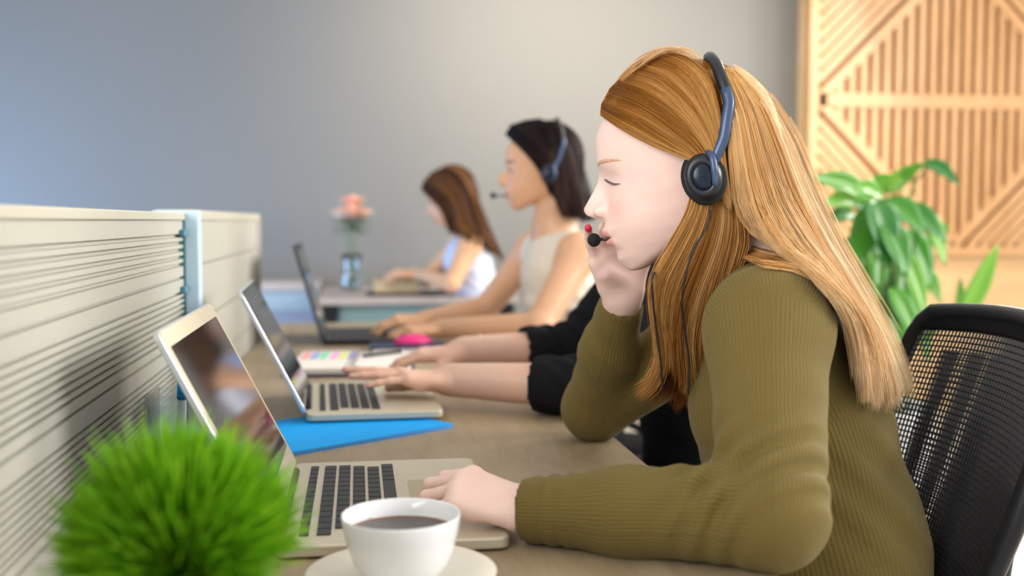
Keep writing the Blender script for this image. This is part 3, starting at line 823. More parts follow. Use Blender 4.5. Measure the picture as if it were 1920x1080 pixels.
# ------------------------------------------------------------------ head, shaped slice by slice (x forward, y sideways, z up; metres)
ZF = np.array([-.112, -.0985, -.0826, -.0718, -.061, -.045, -.030, -.010, .008, .029, .042, .066, .085, .105])
XFR = np.array([.070, .0975, .1075, .1080, .1110, .1140, .1085, .1015, .0985, .0985, .1000, .0965, .083, .045])
ZN = np.array([-.0365, -.0335, -.0299, -.0262, -.0221, -.0170, -.0118, -.004, .008, .020, .029, .036])
XN = np.array([0.000, .0020, .0085, .0175, .0255, .0300, .0312, .0260, .0175, .0082, .0020, 0.0])
SN = np.array([.012, .0120, .0120, .0125, .0120, .0112, .0104, .0088, .0078, .0080, .0090, .0100])
ZL = np.array([-.0745, -.0718, -.0665, -.0625, -.0590, -.0562, -.0545, -.0528, -.0500, -.0460, -.0410, -.0360])
XL = np.array([-.004, -.0045, -.0010, .0030, .0036, .0016, -.0025, .0020, .0044, .0042, .0018, 0.0])
ZW = np.array([-.114, -.1015, -.0826, -.070, -.055, -.035, -.010, .015, .045, .075, .105])
WW = np.array([.022, .030, .041, .049, .056, .0625, .0675, .0685, .0690, .0685, .060])
class Face:
    """the front of the head below the crown"""
    def __init__(s, fr, k=0.02):
        s.fr = fr; s.k = k; s.op = 'add'; s.rib = False
        c = fr.w(np.array([[0.04, 0, 0.0]]))[0]; s.lo = c-0.16*fr.s; s.hi = c+0.16*fr.s
    def ev(s, P):
        q = s.fr.l(P); x, y, z = q[..., 0], q[..., 1], q[..., 2]
        af = np.interp(z, ZF, XFR).astype(np.float32)
        w = np.interp(z, ZW, WW).astype(np.float32)
        ay = np.abs(y)
        sn = np.interp(z, ZN, SN); nose = np.interp(z, ZN, XN)*np.exp(-(y/sn)**2)
        lw = np.clip(1-(ay/0.030)**2, 0, 1)
        lips = np.interp(z, ZL, XL)*lw
        sock = -0.0115*np.exp(-((ay-0.033)/0.0150)**2-((z-0.0165)/0.0100)**2)
        brow = 0.003*np.exp(-((ay-0.026)/0.018)**2-((z-0.036)/0.007)**2)
        cheek = 0.004*np.exp(-((ay-0.040)/0.016)**2-((z+0.014)/0.016)**2)
        chin = 0.002*np.exp(-(ay/0.014)**2-((z+0.087)/0.009)**2)
        t = np.clip((x-0.03)/0.04, 0, 1); wt = t*t*(3-2*t)
        xs = x-(nose+lips+sock+brow+cheek+chin)*wt
        a = np.where(xs > 0, af, 0.07)
        e = np.sqrt((np.abs(xs)/a)**2.25+(ay/w)**2.25+1e-12)**(2/2.25)
        d = (e-1)*np.minimum(a, w)*0.8
        d = np.maximum(d, (np.abs(z-0.0)-0.1085))
        # underside of the jaw
        pl = -(0.437*(x-0.080)+0.899*(z+0.1055))
        d = -smin(-d, -pl, 0.013)
        return (d*s.fr.s).astype(np.float32)
class Frame:
    """head position: O origin, fwd direction (unit), pitched down"""
    def __init__(s, O, yaw, pitch, roll=0.0, scale=1.0):
        s.O = np.asarray(O, np.float32); s.s = scale
        f = np.array([math.cos(yaw)*math.cos(pitch), math.sin(yaw)*math.cos(pitch), -math.sin(pitch)])
        l = np.array([-math.sin(yaw), math.cos(yaw), 0.0]); u = np.cross(f, l)
        l2 = l*math.cos(roll)+u*math.sin(roll); u2 = np.cross(f, l2)
        s.M = np.stack([f, l2, u2]).astype(np.float32)          # rows
    def l(s, P): return ((P-s.O)@s.M.T)/s.s
    def w(s, q): return (np.asarray(q, np.float32)*s.s)@s.M+s.O
    def ell(s, c, r, k=0.01, op='add'):
        return Ell(s.w(np.array([c]))[0], np.array(r)*s.s, s.M, k, op)
def head_prims(fr, fine=True):
    P = [fr.ell((-.006, 0, .045), (.104, .0755, .092), 0.02), Face(fr, 0.02)]
    P += [fr.ell((-.045, 0, -.015), (.055, .058, .06), 0.03)]
    for sg in (-1, 1):
        P.append(fr.ell((.1095, sg*.0118, -.0200), (.0125, .0072, .0082), 0.004))
        P.append(fr.ell((.0655, sg*.0330, .0165), (.0142, .0155, .0125), 0.003))
        P.append(fr.ell((-.014, sg*.0735, .002), (.016, .0075, .030), 0.006))
        if fine:
            P.append(fr.ell((.115, sg*.0075, -.0285), (.006, .0033, .0030), 0.002, 'sub'))
    if fine:
        P.append(fr.ell((.114, 0, -.0545), (.013, .017, .0021), 0.0015, 'sub'))
    return P
def skull_prims(fr, off):
    return [fr.ell((-.006, 0, .045), (.104+off, .0755+off, .092+off), 0.02), fr.ell((-.045, 0, -.015), (.055+off, .058+off, .06), 0.03)]

# ------------------------------------------------------------------ hands: palm, four unequal fingers and a thumb
def hand_prims(W, d, n, thumb_side, curls, scale=0.92, spread=(7, 2, -3, -9), thumb=(35, 25, 20, 20), k=0.004):
    """W wrist, d towards the fingers, n out of the back of the hand; curls per finger (knuckle, middle, tip) degrees; thumb=(out, down, bend1, bend2)"""
    d = np.asarray(d, float); d /= np.linalg.norm(d)
    n = np.asarray(n, float); n = n-d*(n@d); n /= np.linalg.norm(n)
    l = np.cross(d, n)*thumb_side
    W = np.asarray(W, float); s = scale
    P = []; tips = []
    ko = (0.0285, 0.0095, -0.0105, -0.0290); kf = (0.088, 0.092, 0.087, 0.077); ku = (0.004, 0.006, 0.004, 0.0)
    segs = ((.043, .026, .021), (.047, .030, .022), (.043, .028, .022), (.034, .021, .019))
    rad = (0.0088, 0.0090, 0.0086, 0.0076)
    def rot(v, ax, a): return v*math.cos(a)+np.cross(ax, v)*math.sin(a)+ax*(ax@v)*(1-math.cos(a))
    for i in range(4):
        b0 = W+l*ko[i]*0.55*s+d*0.012*s-n*0.004*s
        K = W+d*kf[i]*s+l*ko[i]*s+n*ku[i]*s
        P.append(Cap(b0, K-n*0.002*s, 0.0135*s, 0.0108*s, 0.012, flat=(n, 1.15)))
        P.append(Cap(K, K, 0.0108*s, k=0.006))
        f = d*math.cos(R(spread[i]))+l*math.sin(R(spread[i])); ax = np.cross(n, f)*1.0; ax /= np.linalg.norm(ax)
        p = K; r = rad[i]*s; nn = n
        for j in range(3):
            f = rot(f, ax, R(curls[i][j])); nn = np.cross(f, ax)
            q = p+f*segs[i][j]*s
            P.append(Cap(p, q, r, r*0.87, k)); r *= 0.87; p = q
        tips.append((p, f, np.cross(f, ax) if np.cross(f, ax)@n > -2 else n))
    P.append(Cap(W+d*0.02*s+l*0.016*s-n*0.010*s, W+d*0.06*s-l*0.022*s-n*0.012*s, 0.012*s, 0.010*s, 0.014))
    P.append(Cap(W+d*0.030*s, W+d*0.080*s, 0.013*s, 0.011*s, 0.012, flat=(l, 0.42)))
    b = W+d*0.018*s+l*0.018*s-n*0.006*s
    f = d*math.cos(R(thumb[0]))+l*math.sin(R(thumb[0])); f = f*math.cos(R(thumb[1]))-n*math.sin(R(thumb[1])); f /= np.linalg.norm(f)
    ax = np.cross(f, -l+d*0.3); ax /= np.linalg.norm(ax)
    p = b; r = 0.0145*s
    for j, (sl, a) in enumerate(((.044, 0), (.032, thumb[2]), (.026, thumb[3]))):
        f = rot(f, ax, -R(a) if (rot(f, ax, R(1))@d) < (f@d) else R(a)); q = p+f*sl*s
        P.append(Cap(p, q, r, r*0.84, 0.010 if j == 0 else k)); r *= 0.84; p = q
    tips.append((p, f, l))
    return P, tips

# ------------------------------------------------------------------ hair: an under-layer and many fine strands
def push_out(P, prims, off):
    sh = P.shape; Q = P.reshape(-1, 3).astype(np.float32)
    for _ in range(2):
        d = field(prims, Q); k = d < off
        if not k.any(): break
        q = Q[k]; e = np.float32(0.002)
        G_ = np.stack([field(prims, q+np.eye(3, dtype=np.float32)[i]*e)-field(prims, q-np.eye(3, dtype=np.float32)[i]*e) for i in range(3)], 1)
        G_ /= np.maximum(np.linalg.norm(G_, axis=1), 1e-9)[:, None]
        Q[k] = q+G_*(off-d[k])[:, None]
    return Q.reshape(sh).astype(float)
def hair_strands(groups, seed=1, T=22):
    """groups: dict(g=[guide polylines], n=, r=, jit=(root, tip), tone=(lo, hi)) -> V, F, tone"""
    g = np.random.default_rng(seed)
    VV = []; FF = []; TT = []; base = 0
    for G in groups:
        gd = np.stack([catmull(p, T) for p in G['g']])                   # (m, T, 3)
        m = len(gd); N = G['n']
        s = g.random(N)*(m-1); nc = G.get('nc', 60); sc_ = (np.floor(s/(m-1)*nc)+g.random(N)*0.2+0.4)/nc*(m-1); sc_ = np.clip(sc_, 0, m-1.001)
        i = np.minimum(s.astype(int), m-2); u = (s-i)[:, None, None]
        C = gd[i]*(1-u)+gd[i+1]*u                                        # (N, T, 3)
        i2 = np.minimum(sc_.astype(int), m-2); u2 = (sc_-i2)[:, None, None]; C2 = gd[i2]*(1-u2)+gd[i2+1]*u2
        ck = (G.get('clump', 0.5)*np.linspace(0, 1, T)**1.5)[None, :, None]; C = C*(1-ck)+C2*ck
        cid = (np.floor(s/(m-1)*nc)).astype(int); cutc = g.random(nc+2)
        cut = 1-(0.45*g.random(N)+0.55*cutc[cid])*G.get('cut', 0.10); t0 = g.random(N)*G.get('late', 0.05)
        tt = t0[:, None]+(cut-t0)[:, None]*np.linspace(0, 1, T)[None]
        x = tt*(T-1); a = np.minimum(x.astype(int), T-2); f = (x-a)[..., None]
        rows = np.arange(N)[:, None]
        P = C[rows, a]*(1-f)+C[rows, a+1]*f
        j0, j1 = G['jit']
        clump = g.normal(size=(40, 3)); ci = (s/(m-1)*39.99).astype(int)
        off = g.normal(size=(N, 3))*0.75+clump[ci]*0.5
        off /= np.maximum(1, np.linalg.norm(off, axis=1)/1.8)[:, None]
        amp = (j0+(j1-j0)*tt**1.5)[..., None]
        ph = g.random((N, 1))*6.28
        wav = np.sin(tt*G.get('wf', 5.0)+ph)[..., None]*g.normal(size=(N, 1, 3))*G.get('wave', 0.0012)*tt[..., None]
        P = P+off[:, None, :]*amp+wav
        if 'tipdir' in G:
            P = P+np.asarray(G['tipdir'])*((tt**4)*(0.3+g.random(N)[:, None]))[..., None]
        if 'push' in G:
            P = push_out(P, G['push'], G.get('poff', 0.0075))
        tan = np.gradient(P, axis=1); tan /= np.maximum(np.linalg.norm(tan, axis=2, keepdims=True), 1e-9)
        ref = g.normal(size=(N, 1, 3)); A = ref-tan*(ref*tan).sum(2, keepdims=True); A /= np.linalg.norm(A, axis=2, keepdims=True)
        B = np.cross(tan, A)
        rr = G['r']*(0.7+0.6*g.random(N))[:, None]*np.linspace(1, 0, T)[None]**0.25
        rr = np.maximum(rr, 0.00008)[..., None]
        V = np.stack([P+(A*math.cos(q)+B*math.sin(q))*rr for q in (0, 2.0944, 4.1888)], 2)    # (N,T,3,3)
        lo, hi = G['tone']
        nb_ = G.get('bands', 14); bv = g.normal(0.5, G.get('bsd', 0.2), nb_+2); xb = s/(m-1)*nb_; ib = xb.astype(int); fb = xb-ib; fb = fb*fb*(3-2*fb)
        tn_ = bv[ib]*(1-fb)+bv[ib+1]*fb+g.normal(0, 0.10, N)+G.get('across', 0.0)*(s/(m-1)-0.5)
        tone = lo+(hi-lo)*np.clip(tn_[:, None]+G.get('grad', 0.25)*(tt-0.5), 0, 1)
        idx = base+np.arange(N*T*3).reshape(N, T, 3)
        for q in range(3):
            q2 = (q+1) % 3
            FF.append(np.stack([idx[:, :-1, q], idx[:, :-1, q2], idx[:, 1:, q2], idx[:, 1:, q]], -1).reshape(-1, 4))
        VV.append(V.reshape(-1, 3)); TT.append(np.repeat(tone[:, :, None], 3, 2).ravel()); base += N*T*3
        if G.get('sheet', True):                                         # closed under-layer, two skins a little apart
            th = G.get('th', 0.004)
            gs = gd[:, :max(3, int(T*G.get('sheet_t', 0.90)))]; m2, T2 = gs.shape[:2]
            if 'push' in G: gs = push_out(gs, G['push'], 0.005)
            du = np.gradient(gs, axis=0); dv = np.gradient(gs, axis=1); nn = np.cross(du, dv)
            nn /= np.maximum(np.linalg.norm(nn, axis=2, keepdims=True), 1e-9)
            for sg in (-1, 1):
                ii = base+np.arange(m2*T2).reshape(m2, T2)
                q = np.stack([ii[:-1, :-1], ii[1:, :-1], ii[1:, 1:], ii[:-1, 1:]], -1).reshape(-1, 4)
                FF.append(q if sg > 0 else q[:, ::-1]); VV.append((gs+nn*th*0.5*sg+np.array([0, G.get('back', .004), 0])).reshape(-1, 3))
                TT.append(np.full(m2*T2, lo+(hi-lo)*0.25)); base += m2*T2
    return np.vstack(VV), np.vstack(FF), np.concatenate(TT)
def hair_cap(fr, off, keep, h=0.004):
    V, F = solid(skull_prims(fr, off), h)
    q = fr.l(V.astype(np.float32)); ok = keep(q)
    F = F[ok[F].all(1)]
    return V, F
def skin_mat(name, rough=0.48, sss=0.12):
    m = bpy.data.materials.new(name); m.use_nodes = True
    nt = m.node_tree; b = nt.nodes['Principled BSDF']; L = nt.links.new
    a = nt.nodes.new('ShaderNodeAttribute'); a.attribute_name = 'tint'
    n = nt.nodes.new('ShaderNodeTexNoise'); n.inputs['Scale'].default_value = 60
    tc = nt.nodes.new('ShaderNodeTexCoord'); L(tc.outputs['Object'], n.inputs['Vector'])
    mx = nt.nodes.new('ShaderNodeMix'); mx.data_type = 'RGBA'; mx.blend_type = 'MULTIPLY'; mx.inputs['Factor'].default_value = 0.10
    cr = nt.nodes.new('ShaderNodeValToRGB'); cr.color_ramp.elements[0].color = (0.8, 0.7, 0.66, 1); cr.color_ramp.elements[0].position = 0.35; cr.color_ramp.elements[1].position = 0.6
    L(n.outputs['Fac'], cr.inputs['Fac'])
    L(a.outputs['Color'], mx.inputs['A']); L(cr.outputs['Color'], mx.inputs['B'])
    L(mx.outputs['Result'], b.inputs['Base Color'])
    b.inputs['Roughness'].default_value = rough
    b.inputs['Subsurface Weight'].default_value = sss
    b.inputs['Subsurface Radius'].default_value = (0.012, 0.005, 0.003)
    b.inputs['Subsurface Scale'].default_value = 1.0
    return m
def knit_mat(name, col, pitch=0.0035, depth=0.0012, rough=0.85):
    m = bpy.data.materials.new(name); m.use_nodes = True
    nt = m.node_tree; b = nt.nodes['Principled BSDF']; L = nt.links.new
    b.inputs['Roughness'].default_value = rough; b.inputs['Sheen Weight'].default_value = 0.15; b.inputs['Specular IOR Level'].default_value = 0.2
    b.inputs['Sheen Tint'].default_value = (0.8, 0.75, 0.5, 1)
    a = nt.nodes.new('ShaderNodeAttribute'); a.attribute_name = 'rib'
    mu = nt.nodes.new('ShaderNodeMath'); mu.operation = 'MULTIPLY'; mu.inputs[1].default_value = 2*math.pi/pitch
    si = nt.nodes.new('ShaderNodeMath'); si.operation = 'SINE'
    L(a.outputs['Fac'], mu.inputs[0]); L(mu.outputs[0], si.inputs[0])
    bp = nt.nodes.new('ShaderNodeBump'); bp.inputs['Strength'].default_value = 0.32; bp.inputs['Distance'].default_value = depth
    L(si.outputs[0], bp.inputs['Height']); L(bp.outputs['Normal'], b.inputs['Normal'])
    mr = nt.nodes.new('ShaderNodeMapRange'); mr.inputs['From Min'].default_value = -1; mr.inputs['From Max'].default_value = 1
    L(si.outputs[0], mr.inputs['Value'])
    mx = nt.nodes.new('ShaderNodeMix'); mx.data_type = 'RGBA'
    mx.inputs['A'].default_value = tuple(c*0.90 for c in col[:3])+(1,); mx.inputs['B'].default_value = tuple(min(1, c*1.06) for c in col[:3])+(1,)
    L(mr.outputs['Result'], mx.inputs['Factor']); L(mx.outputs['Result'], b.inputs['Base Color'])
    return m
def set_attr(me, name, arr, typ='FLOAT'):
    a = me.attributes.new(name, typ, 'POINT')
    if typ == 'FLOAT': a.data.foreach_set('value', np.asarray(arr, np.float32))
    else:
        c = np.ones((len(arr), 4), np.float32); c[:, :3] = arr; a.data.foreach_set('color', c.ravel())
def rib_attr(prims, V):
    ps = [p for p in prims if getattr(p, 'rib', False)]
    P = V.astype(np.float32)
    D = np.stack([p.ev(P) for p in ps]); k = D.argmin(0)
    U = np.stack([p.rib_u(P) for p in ps])
    return U[k, np.arange(len(V))]
def drape(px, py, prims, off, Y0, Y1, n=240):
    d = ray(px, py); Y = np.linspace(Y0, Y1, n); P = (C_O+np.outer(Y/d[1], d)).astype(np.float32)
    D = field(prims, P)-off
    h = np.argmax(D < 0)
    if D[h] < 0 and h > 0:
        t = D[h-1]/(D[h-1]-D[h]); return P[h-1]*(1-t)+P[h]*t
    return P[D.argmin()]
def tint_face(fr, V, base, lip, blush, roots=None, keep=None):
    q = fr.l(V.astype(np.float32)); x, y, z = q[:, 0], q[:, 1], q[:, 2]
    C = np.repeat(np.array(base)[None], len(V), 0); front = np.clip((x-0.07)/0.02, 0, 1)
    m = np.exp(-((np.abs(y)-.042)/.016)**2-((z+.022)/.020)**2)*front*0.7
    m = np.maximum(m, np.exp(-(y/.016)**2-((z+.014)/.010)**2)*(x > .10)*0.35)
    C = C*(1-m[:, None])+np.array(blush)*m[:, None]
    lipm = np.clip(1-np.abs((z+.0555)/.0125)**4, 0, 1)*np.clip(1.25-(np.abs(y)/.024)**4, 0, 1)*np.clip((x-.099)/.005, 0, 1)
    lipm = np.clip(lipm*1.6, 0, 1)*0.9
    C = C*(1-lipm[:, None])+np.array(lip)*lipm[:, None]
    if roots is not None:
        k = keep(q) & (z > -.04) & (np.abs(x) < .115) & (np.abs(y) < .09); C[k] = roots
    return C
# ------------------------------------------------------------------ people
def face_yaw(px, py):
    d = ray(px, py); return math.atan2(d[0], -d[1])      # facing left, square to the line of sight
M['skin'] = skin_mat('skin')
M['trousers'] = mat('dark_trousers', srgb(30, 32, 40), 0.8, noise=(80, 0.15), bump=(300, 0.2))
M['shoe'] = mat('black_leather', (0.012, 0.011, 0.01, 1), 0.35, noise=(40, 0.1))
M['headset'] = mat('headset_plastic', srgb(26, 30, 38), 0.32, noise=(60, 0.05))
M['headset_arm'] = mat('headset_slate', srgb(62, 80, 112), 0.28, 0.2, noise=(60, 0.05))
M['foam'] = mat('black_foam', (0.008, 0.009, 0.012, 1), 0.9, bump=(500, 0.6))
M['badge'] = mat('headset_disc', srgb(20, 30, 46), 0.2, 0.3, noise=(60, 0.05))
M['cable'] = mat('cable_rubber', (0.012, 0.013, 0.018, 1), 0.5, noise=(90, 0.1))

def world_obj(name, V, F, material, parent, attrs=(), smooth=True):
    org = np.array(parent.location) if parent is not None else np.zeros(3)
    p = parent
    me = np_mesh(name, V-org, F)
    for a in attrs: set_attr(me, *a)
    return put(name, me, material, parent, None, smooth)
def legs(hip, lat, knees, feet, r=0.078):
    P = []; S = []
    hip = np.asarray(hip, float); lat = np.asarray(lat, float)
    P.append(Cap(hip-lat*0.07, hip+lat*0.07, 0.115, 0.115, 0.05))
    for sg, k, f in ((1, knees[0], feet[0]), (-1, knees[1], feet[1])):
        k = np.asarray(k, float); f = np.asarray(f, float)
        P.append(Cap(hip+lat*0.085*sg, k, r, 0.056, 0.05)); P.append(Cap(k, f, 0.055, 0.040, 0.03))
        fw = k-hip; fw[2] = 0; fw /= np.linalg.norm(fw)
        b = f.copy(); b[2] = 0.045
        S.append((b-fw*0.03, b+fw*0.15))
    return P, S
def shoes(S, root):
    for a, b in S:
        V, F = solid([Cap(a+np.array([0, 0, 0.015]), a+np.array([0, 0, 0.05]), 0.036, 0.038, 0.02), Cap(a, b, 0.036, 0.030, 0.02)], 0.008)
        V[:, 2] = np.maximum(V[:, 2], 0.002)
        world_obj('shoe', V, F, M['shoe'], root)
def on_face(fr, prims, y, z, off=0.0):
    xs = np.linspace(.15, .03, 240)
    D = field(prims, fr.w(np.stack([xs, np.full(240, y), np.full(240, z)], 1)).astype(np.float32))/fr.s-off
    return xs[int(np.argmax(D < 0))]
def face_extras(fr, prims, root, brow_col, lash_col):
    o = np.array(root.location)
    for sg in (-1, 1):
        b = MB(); pts = []; rr = []
        for t in np.linspace(0, 1, 11):
            y = 0.011+0.0515*t; z = 0.0345+0.0060*math.sin(t*2.3)-0.010*t*t
            pts.append(fr.w(np.array([[on_face(fr, prims, y*sg, z, -.0012), y*sg, z]]))[0]-o); rr.append(0.0026*(0.45+0.75*math.sin(math.pi*min(1, t*0.9+0.12)))*fr.s)
        b.tube(pts, rr, 6, flat=(tuple(fr.M[2]), 1.2)); b.build('eyebrow', brow_col, root, smooth=True)
        b = MB(); pts = []; rr = []
        for t in np.linspace(0, 1, 13):
            y = 0.0195+0.0290*t; z = 0.0165-0.0026*math.sin(math.pi*t**0.8)-0.0100*t
            pts.append(fr.w(np.array([[on_face(fr, prims, y*sg, z, .0012)+0.0006, y*sg, z]]))[0]-o); rr.append((0.0004+0.0007*math.sin(math.pi*min(1, 0.08+t))**0.8)*fr.s)
        b.tube(pts, rr, 6, flat=(tuple(fr.M[0]), 1.9)); b.build('eyelash', lash_col, root, smooth=True)

def headset(fr, label, root_loc, near, cables=(), mic=(.1315, .030, -.0532), band=((-.009, .029, .071, .119, .142), (-.0200, -.0464, -.0619, -.0565, -.050)), hw=0.084, top=0.147, cup=(.0255, .0318)):
    root = empty('headset', root_loc, label, 'headset')
    o = np.array(root_loc)
    W = lambda q: fr.w(np.array([q]))[0]-o
    # headband over the crown
    pts = []; n = 33
    for i in range(n):
        a = math.pi*i/(n-1)
        z = -.004+(top+.004)*math.sin(a)**0.85; y = near*hw*(abs(math.cos(a))**0.64)*(1 if math.cos(a) > 0 else -1)
        pts.append((np.interp(z, band[0], band[1]), y, z))
    pts = catmull(pts, 49)
    b = MB(); b.tube([W(p) for p in pts], 0.0056*fr.s, 10, flat=(tuple(fr.M[0]), 1.25))
    b.build('headband', M['headset'], root, smooth=True)
    for sg in (near, -near):
        # sliding arm
        b = MB(); arm = [p for p in pts if p[1]*sg > 0 and p[2] < 0.085]
        arm = sorted(arm, key=lambda p: -p[2])
        arm = [(p[0], p[1]+sg*0.004, p[2]) for p in arm]
        b.tube([W(p) for p in arm], [0.0050*fr.s]*len(arm), 8, flat=(tuple(fr.M[0]), 1.3)); b.build('slider', M['headset_arm'], root, smooth=True)
        c = np.array([-.0164, sg*(hw+0.001), -.0087])
        def disc(name, material, prof, parent):
            bb = MB(); n = 40; vs = []; fs = []; m = len(prof)
            for i in range(n):
                a = 2*math.pi*i/n
                for r, h in prof:
                    vs.append(W((c[0]+cup[0]*r*math.cos(a)+h*0.10, c[1]+sg*h, c[2]+cup[1]*r*math.sin(a))))
            for i in range(n):
                j = (i+1) % n
                for k in range(m-1): fs.append((i*m+k, j*m+k, j*m+k+1, i*m+k+1))
            bb.add(vs, fs); return bb.build(name, material, parent, smooth=True)
        cupo = disc('ear_cup', M['headset'], [(0.02, 0.0), (0.8, 0.0), (0.86, 0.004), (0.83, 0.009), (0.70, 0.013), (0.52, 0.0150), (0.50, 0.0140), (0.02, 0.0140)], root)
        disc('ear_pad', M['foam'], [(0.30, -0.011), (0.85, -0.012), (1.0, -0.007), (1.02, -0.001), (0.96, 0.004), (0.84, 0.0055)], cupo)
        disc('centre_disc', M['badge'], [(0.02, 0.0162), (0.34, 0.0160), (0.46, 0.0150), (0.47, 0.0142)], cupo)
        b = MB(); y0 = c[1]+sg*0.0145
        b.tube([W(p) for p in catmull([(arm[-1][0]-.002, arm[-1][1], arm[-1][2]+.022), (c[0]-.013, y0-sg*.001, c[2]+.020), (c[0]-.0125, y0+sg*.0015, c[2]+.004), (c[0]-.010, y0+sg*.001, c[2]-.014)], 12)], [0.0042*fr.s]*8+[0.0036*fr.s]*3+[0.002*fr.s], 8)
        b.build('yoke', M['headset_arm'], cupo, smooth=True)
    far = -near
    bm_ = catmull([(-.0164, far*(hw+.012), -.018), (.02, far*(hw+.006), -.042), (.07, far*.074, -.055), (.112, far*.050, -.056), (mic[0]-.006, far*mic[1], mic[2])], 20)
    b = MB(); b.tube([W(p) for p in bm_], 0.0022*fr.s, 8); boom = b.build('mic_boom', M['headset'], root, smooth=True)
    e = W((mic[0], far*mic[1], mic[2])); b = MB(); b.sphere(tuple(e), 0.0088*fr.s, 16, 12); b.build('mic_foam', M['foam'], boom, smooth=True)
    for pts in cables:
        b = MB(); b.tube(catmull([np.array(p)-o for p in pts], 40), 0.0013, 6); b.build('cable', M['cable'], root, smooth=True)
    return root

# ------------------------------------------------------------------ mesh-backed office chairs
def office_chair(loc, rz, label, group):
    """local -X is forward, the back stands at +X"""
    root = empty('office_chair', loc, label, 'chair', group, rz)
    b = MB(); b.prism(rrect(0.46, 0.47, 0.08, cx=-0.02), 0.375, 0.42); b.build('seat', M['fabric'], root, bevel=0.015, seg=3)
    b = MB(); b.lathe([(0.001, 0.08), (0.028, 0.08), (0.028, 0.22), (0.018, 0.225), (0.018, 0.34), (0.001, 0.34)], 20); b.build('gas_lift', M['black_metal'], root, smooth=False)
    b = MB(); b.box((-0.12, -0.09, 0.34), (0.12, 0.09, 0.374)); b.build('mechanism', M['dark_plastic'], root, bevel=0.006)
    for k in range(5):
        a = 2*math.pi*k/5+0.3; c, s = math.cos(a), math.sin(a)
        b = MB(); b.bar((0.02*c, 0.02*s, 0.095), (0.29*c, 0.29*s, 0.075), 0.045, 0.03); lg = b.build('leg', M['dark_plastic'], root, bevel=0.006)
        b = MB(); b.m = Matrix.Translation((0.285*c, 0.285*s, 0.028)) @ Matrix.Rotation(a, 4, 'Z') @ Matrix.Rotation(math.pi/2, 4, 'X')
        b.lathe([(0.004, -0.020), (0.025, -0.020), (0.028, -0.014), (0.028, 0.014), (0.025, 0.020), (0.004, 0.020)], 18); b.build('caster', M['dark_plastic'], lg, smooth=False)
    def bx(u, v):
        z = 0.47+0.465*v
        w = 0.175+0.05*min(1, v*1.6)-0.012*max(0, v-0.85)/0.15
        x = np.interp(z, (0.47, 0.65, 0.80, 0.935), (0.125, 0.150, 0.195, 0.243))-0.036*u*u
        return (x, w*u, z+0.012*(1-u*u)*v)
    nu, nv = 52, 56
    def grid(u0, u1, v0, v1, nu, nv, off=0.0):
        vs = [(lambda p: (p[0]+off, p[1], p[2]))(bx(u0+(u1-u0)*i/nu, v0+(v1-v0)*j/nv)) for j in range(nv+1) for i in range(nu+1)]
        fs = [(j*(nu+1)+i, j*(nu+1)+i+1, (j+1)*(nu+1)+i+1, (j+1)*(nu+1)+i) for j in range(nv) for i in range(nu)]
        return vs, fs
    b = MB(); b.add(*grid(-0.95, 0.95, 0.04, 0.96, nu, nv)); o = b.build('mesh_back', M['black_metal'], root)
    w = o.modifiers.new('net', 'WIREFRAME'); w.thickness = 0.0038; w.use_even_offset = False
    b = MB(); b.add(*grid(-0.80, 0.80, 0.10, 0.88, 40, 44, 0.022)); o = b.build('rear_mesh', M['black_metal'], root)
    w = o.modifiers.new('net', 'WIREFRAME'); w.thickness = 0.0038; w.use_even_offset = False
    rim = [bx(-1, v) for v in np.linspace(0.03, 0.93, 14)]+[bx(-0.97, 0.97)]+[bx(u, 1.0) for u in np.linspace(-0.9, 0.9, 12)]+[bx(0.97, 0.97)]+[bx(1, v) for v in np.linspace(0.93, 0.03, 14)]+[bx(u, 0.0) for u in np.linspace(0.9, -0.9, 8)]+[bx(-1, 0.03)]
    b = MB(); b.tube(rim, 0.0125, 10, cap=False); b.build('back_frame', M['dark_plastic'], root, smooth=True)
    b = MB(); b.add(*grid(-0.97, 0.97, 0.945, 1.0, 24, 6)); o = b.build('top_band', M['fabric'], root, smooth=True)
    sd = o.modifiers.new('thick', 'SOLIDIFY'); sd.thickness = 0.012; sd.offset = 0
    b = MB(); b.tube(catmull([(0.10, 0, 0.355), (0.19, 0, 0.40), (0.215, 0, 0.55), (0.235, 0, 0.70), (0.252, 0, 0.80)], 20), [0.022]*12+[0.018]*8, 10, flat=((0, 1, 0), 1.6)); b.build('spine', M['dark_plastic'], root, smooth=True)
    return root
CH = 'black mesh office chairs along the desk'
office_chair((0.595, 1.29, 0), R(-8), 'black mesh office chair behind the woman in the green sweater', CH)

# ================================================================== the woman in the green sweater
HY = 1.27
hO = at(1290, 330, HY)
fr = Frame(hO, face_yaw(1290, 330), R(12))
NEAR = 1 if (fr.w(np.array([[0, .1, 0]]))[0][1] < hO[1]) else -1
LAT = fr.M[1]*NEAR*1.0; LAT = LAT/np.linalg.norm(LAT)             # towards the camera
base = empty('person', (0.55, 1.29, 0), 'woman with long red hair in an olive green ribbed sweater, leaning on one elbow', 'person')
SL, EL, WL = np.array([.446, 1.115, .950]), np.array([.388, .955, .791]), np.array([.173, 1.066, .7735])
SRj, ER, WR = np.array([.560, 1.44, .962]), np.array([.352, 1.560, .788]), at(1167, 560, 1.42)
dR = (WR-ER)/np.linalg.norm(WR-ER); dL = (WL-EL)/np.linalg.norm(WL-EL)
NB = at(1432, 500, 1.285)                                          # nape
body = head_prims(fr)
body += [Cap(fr.w(np.array([[-.03, 0, -.035]]))[0], NB, .050, .055, .022), Cap(NB, (.53, 1.29, .86), .060, .085, .03)]
V1 = solid(body, 0.0016, lo=hO-np.array([.2, .2, .21]), smooth=1)
hl_d = np.array([-.80, .50, -.02])
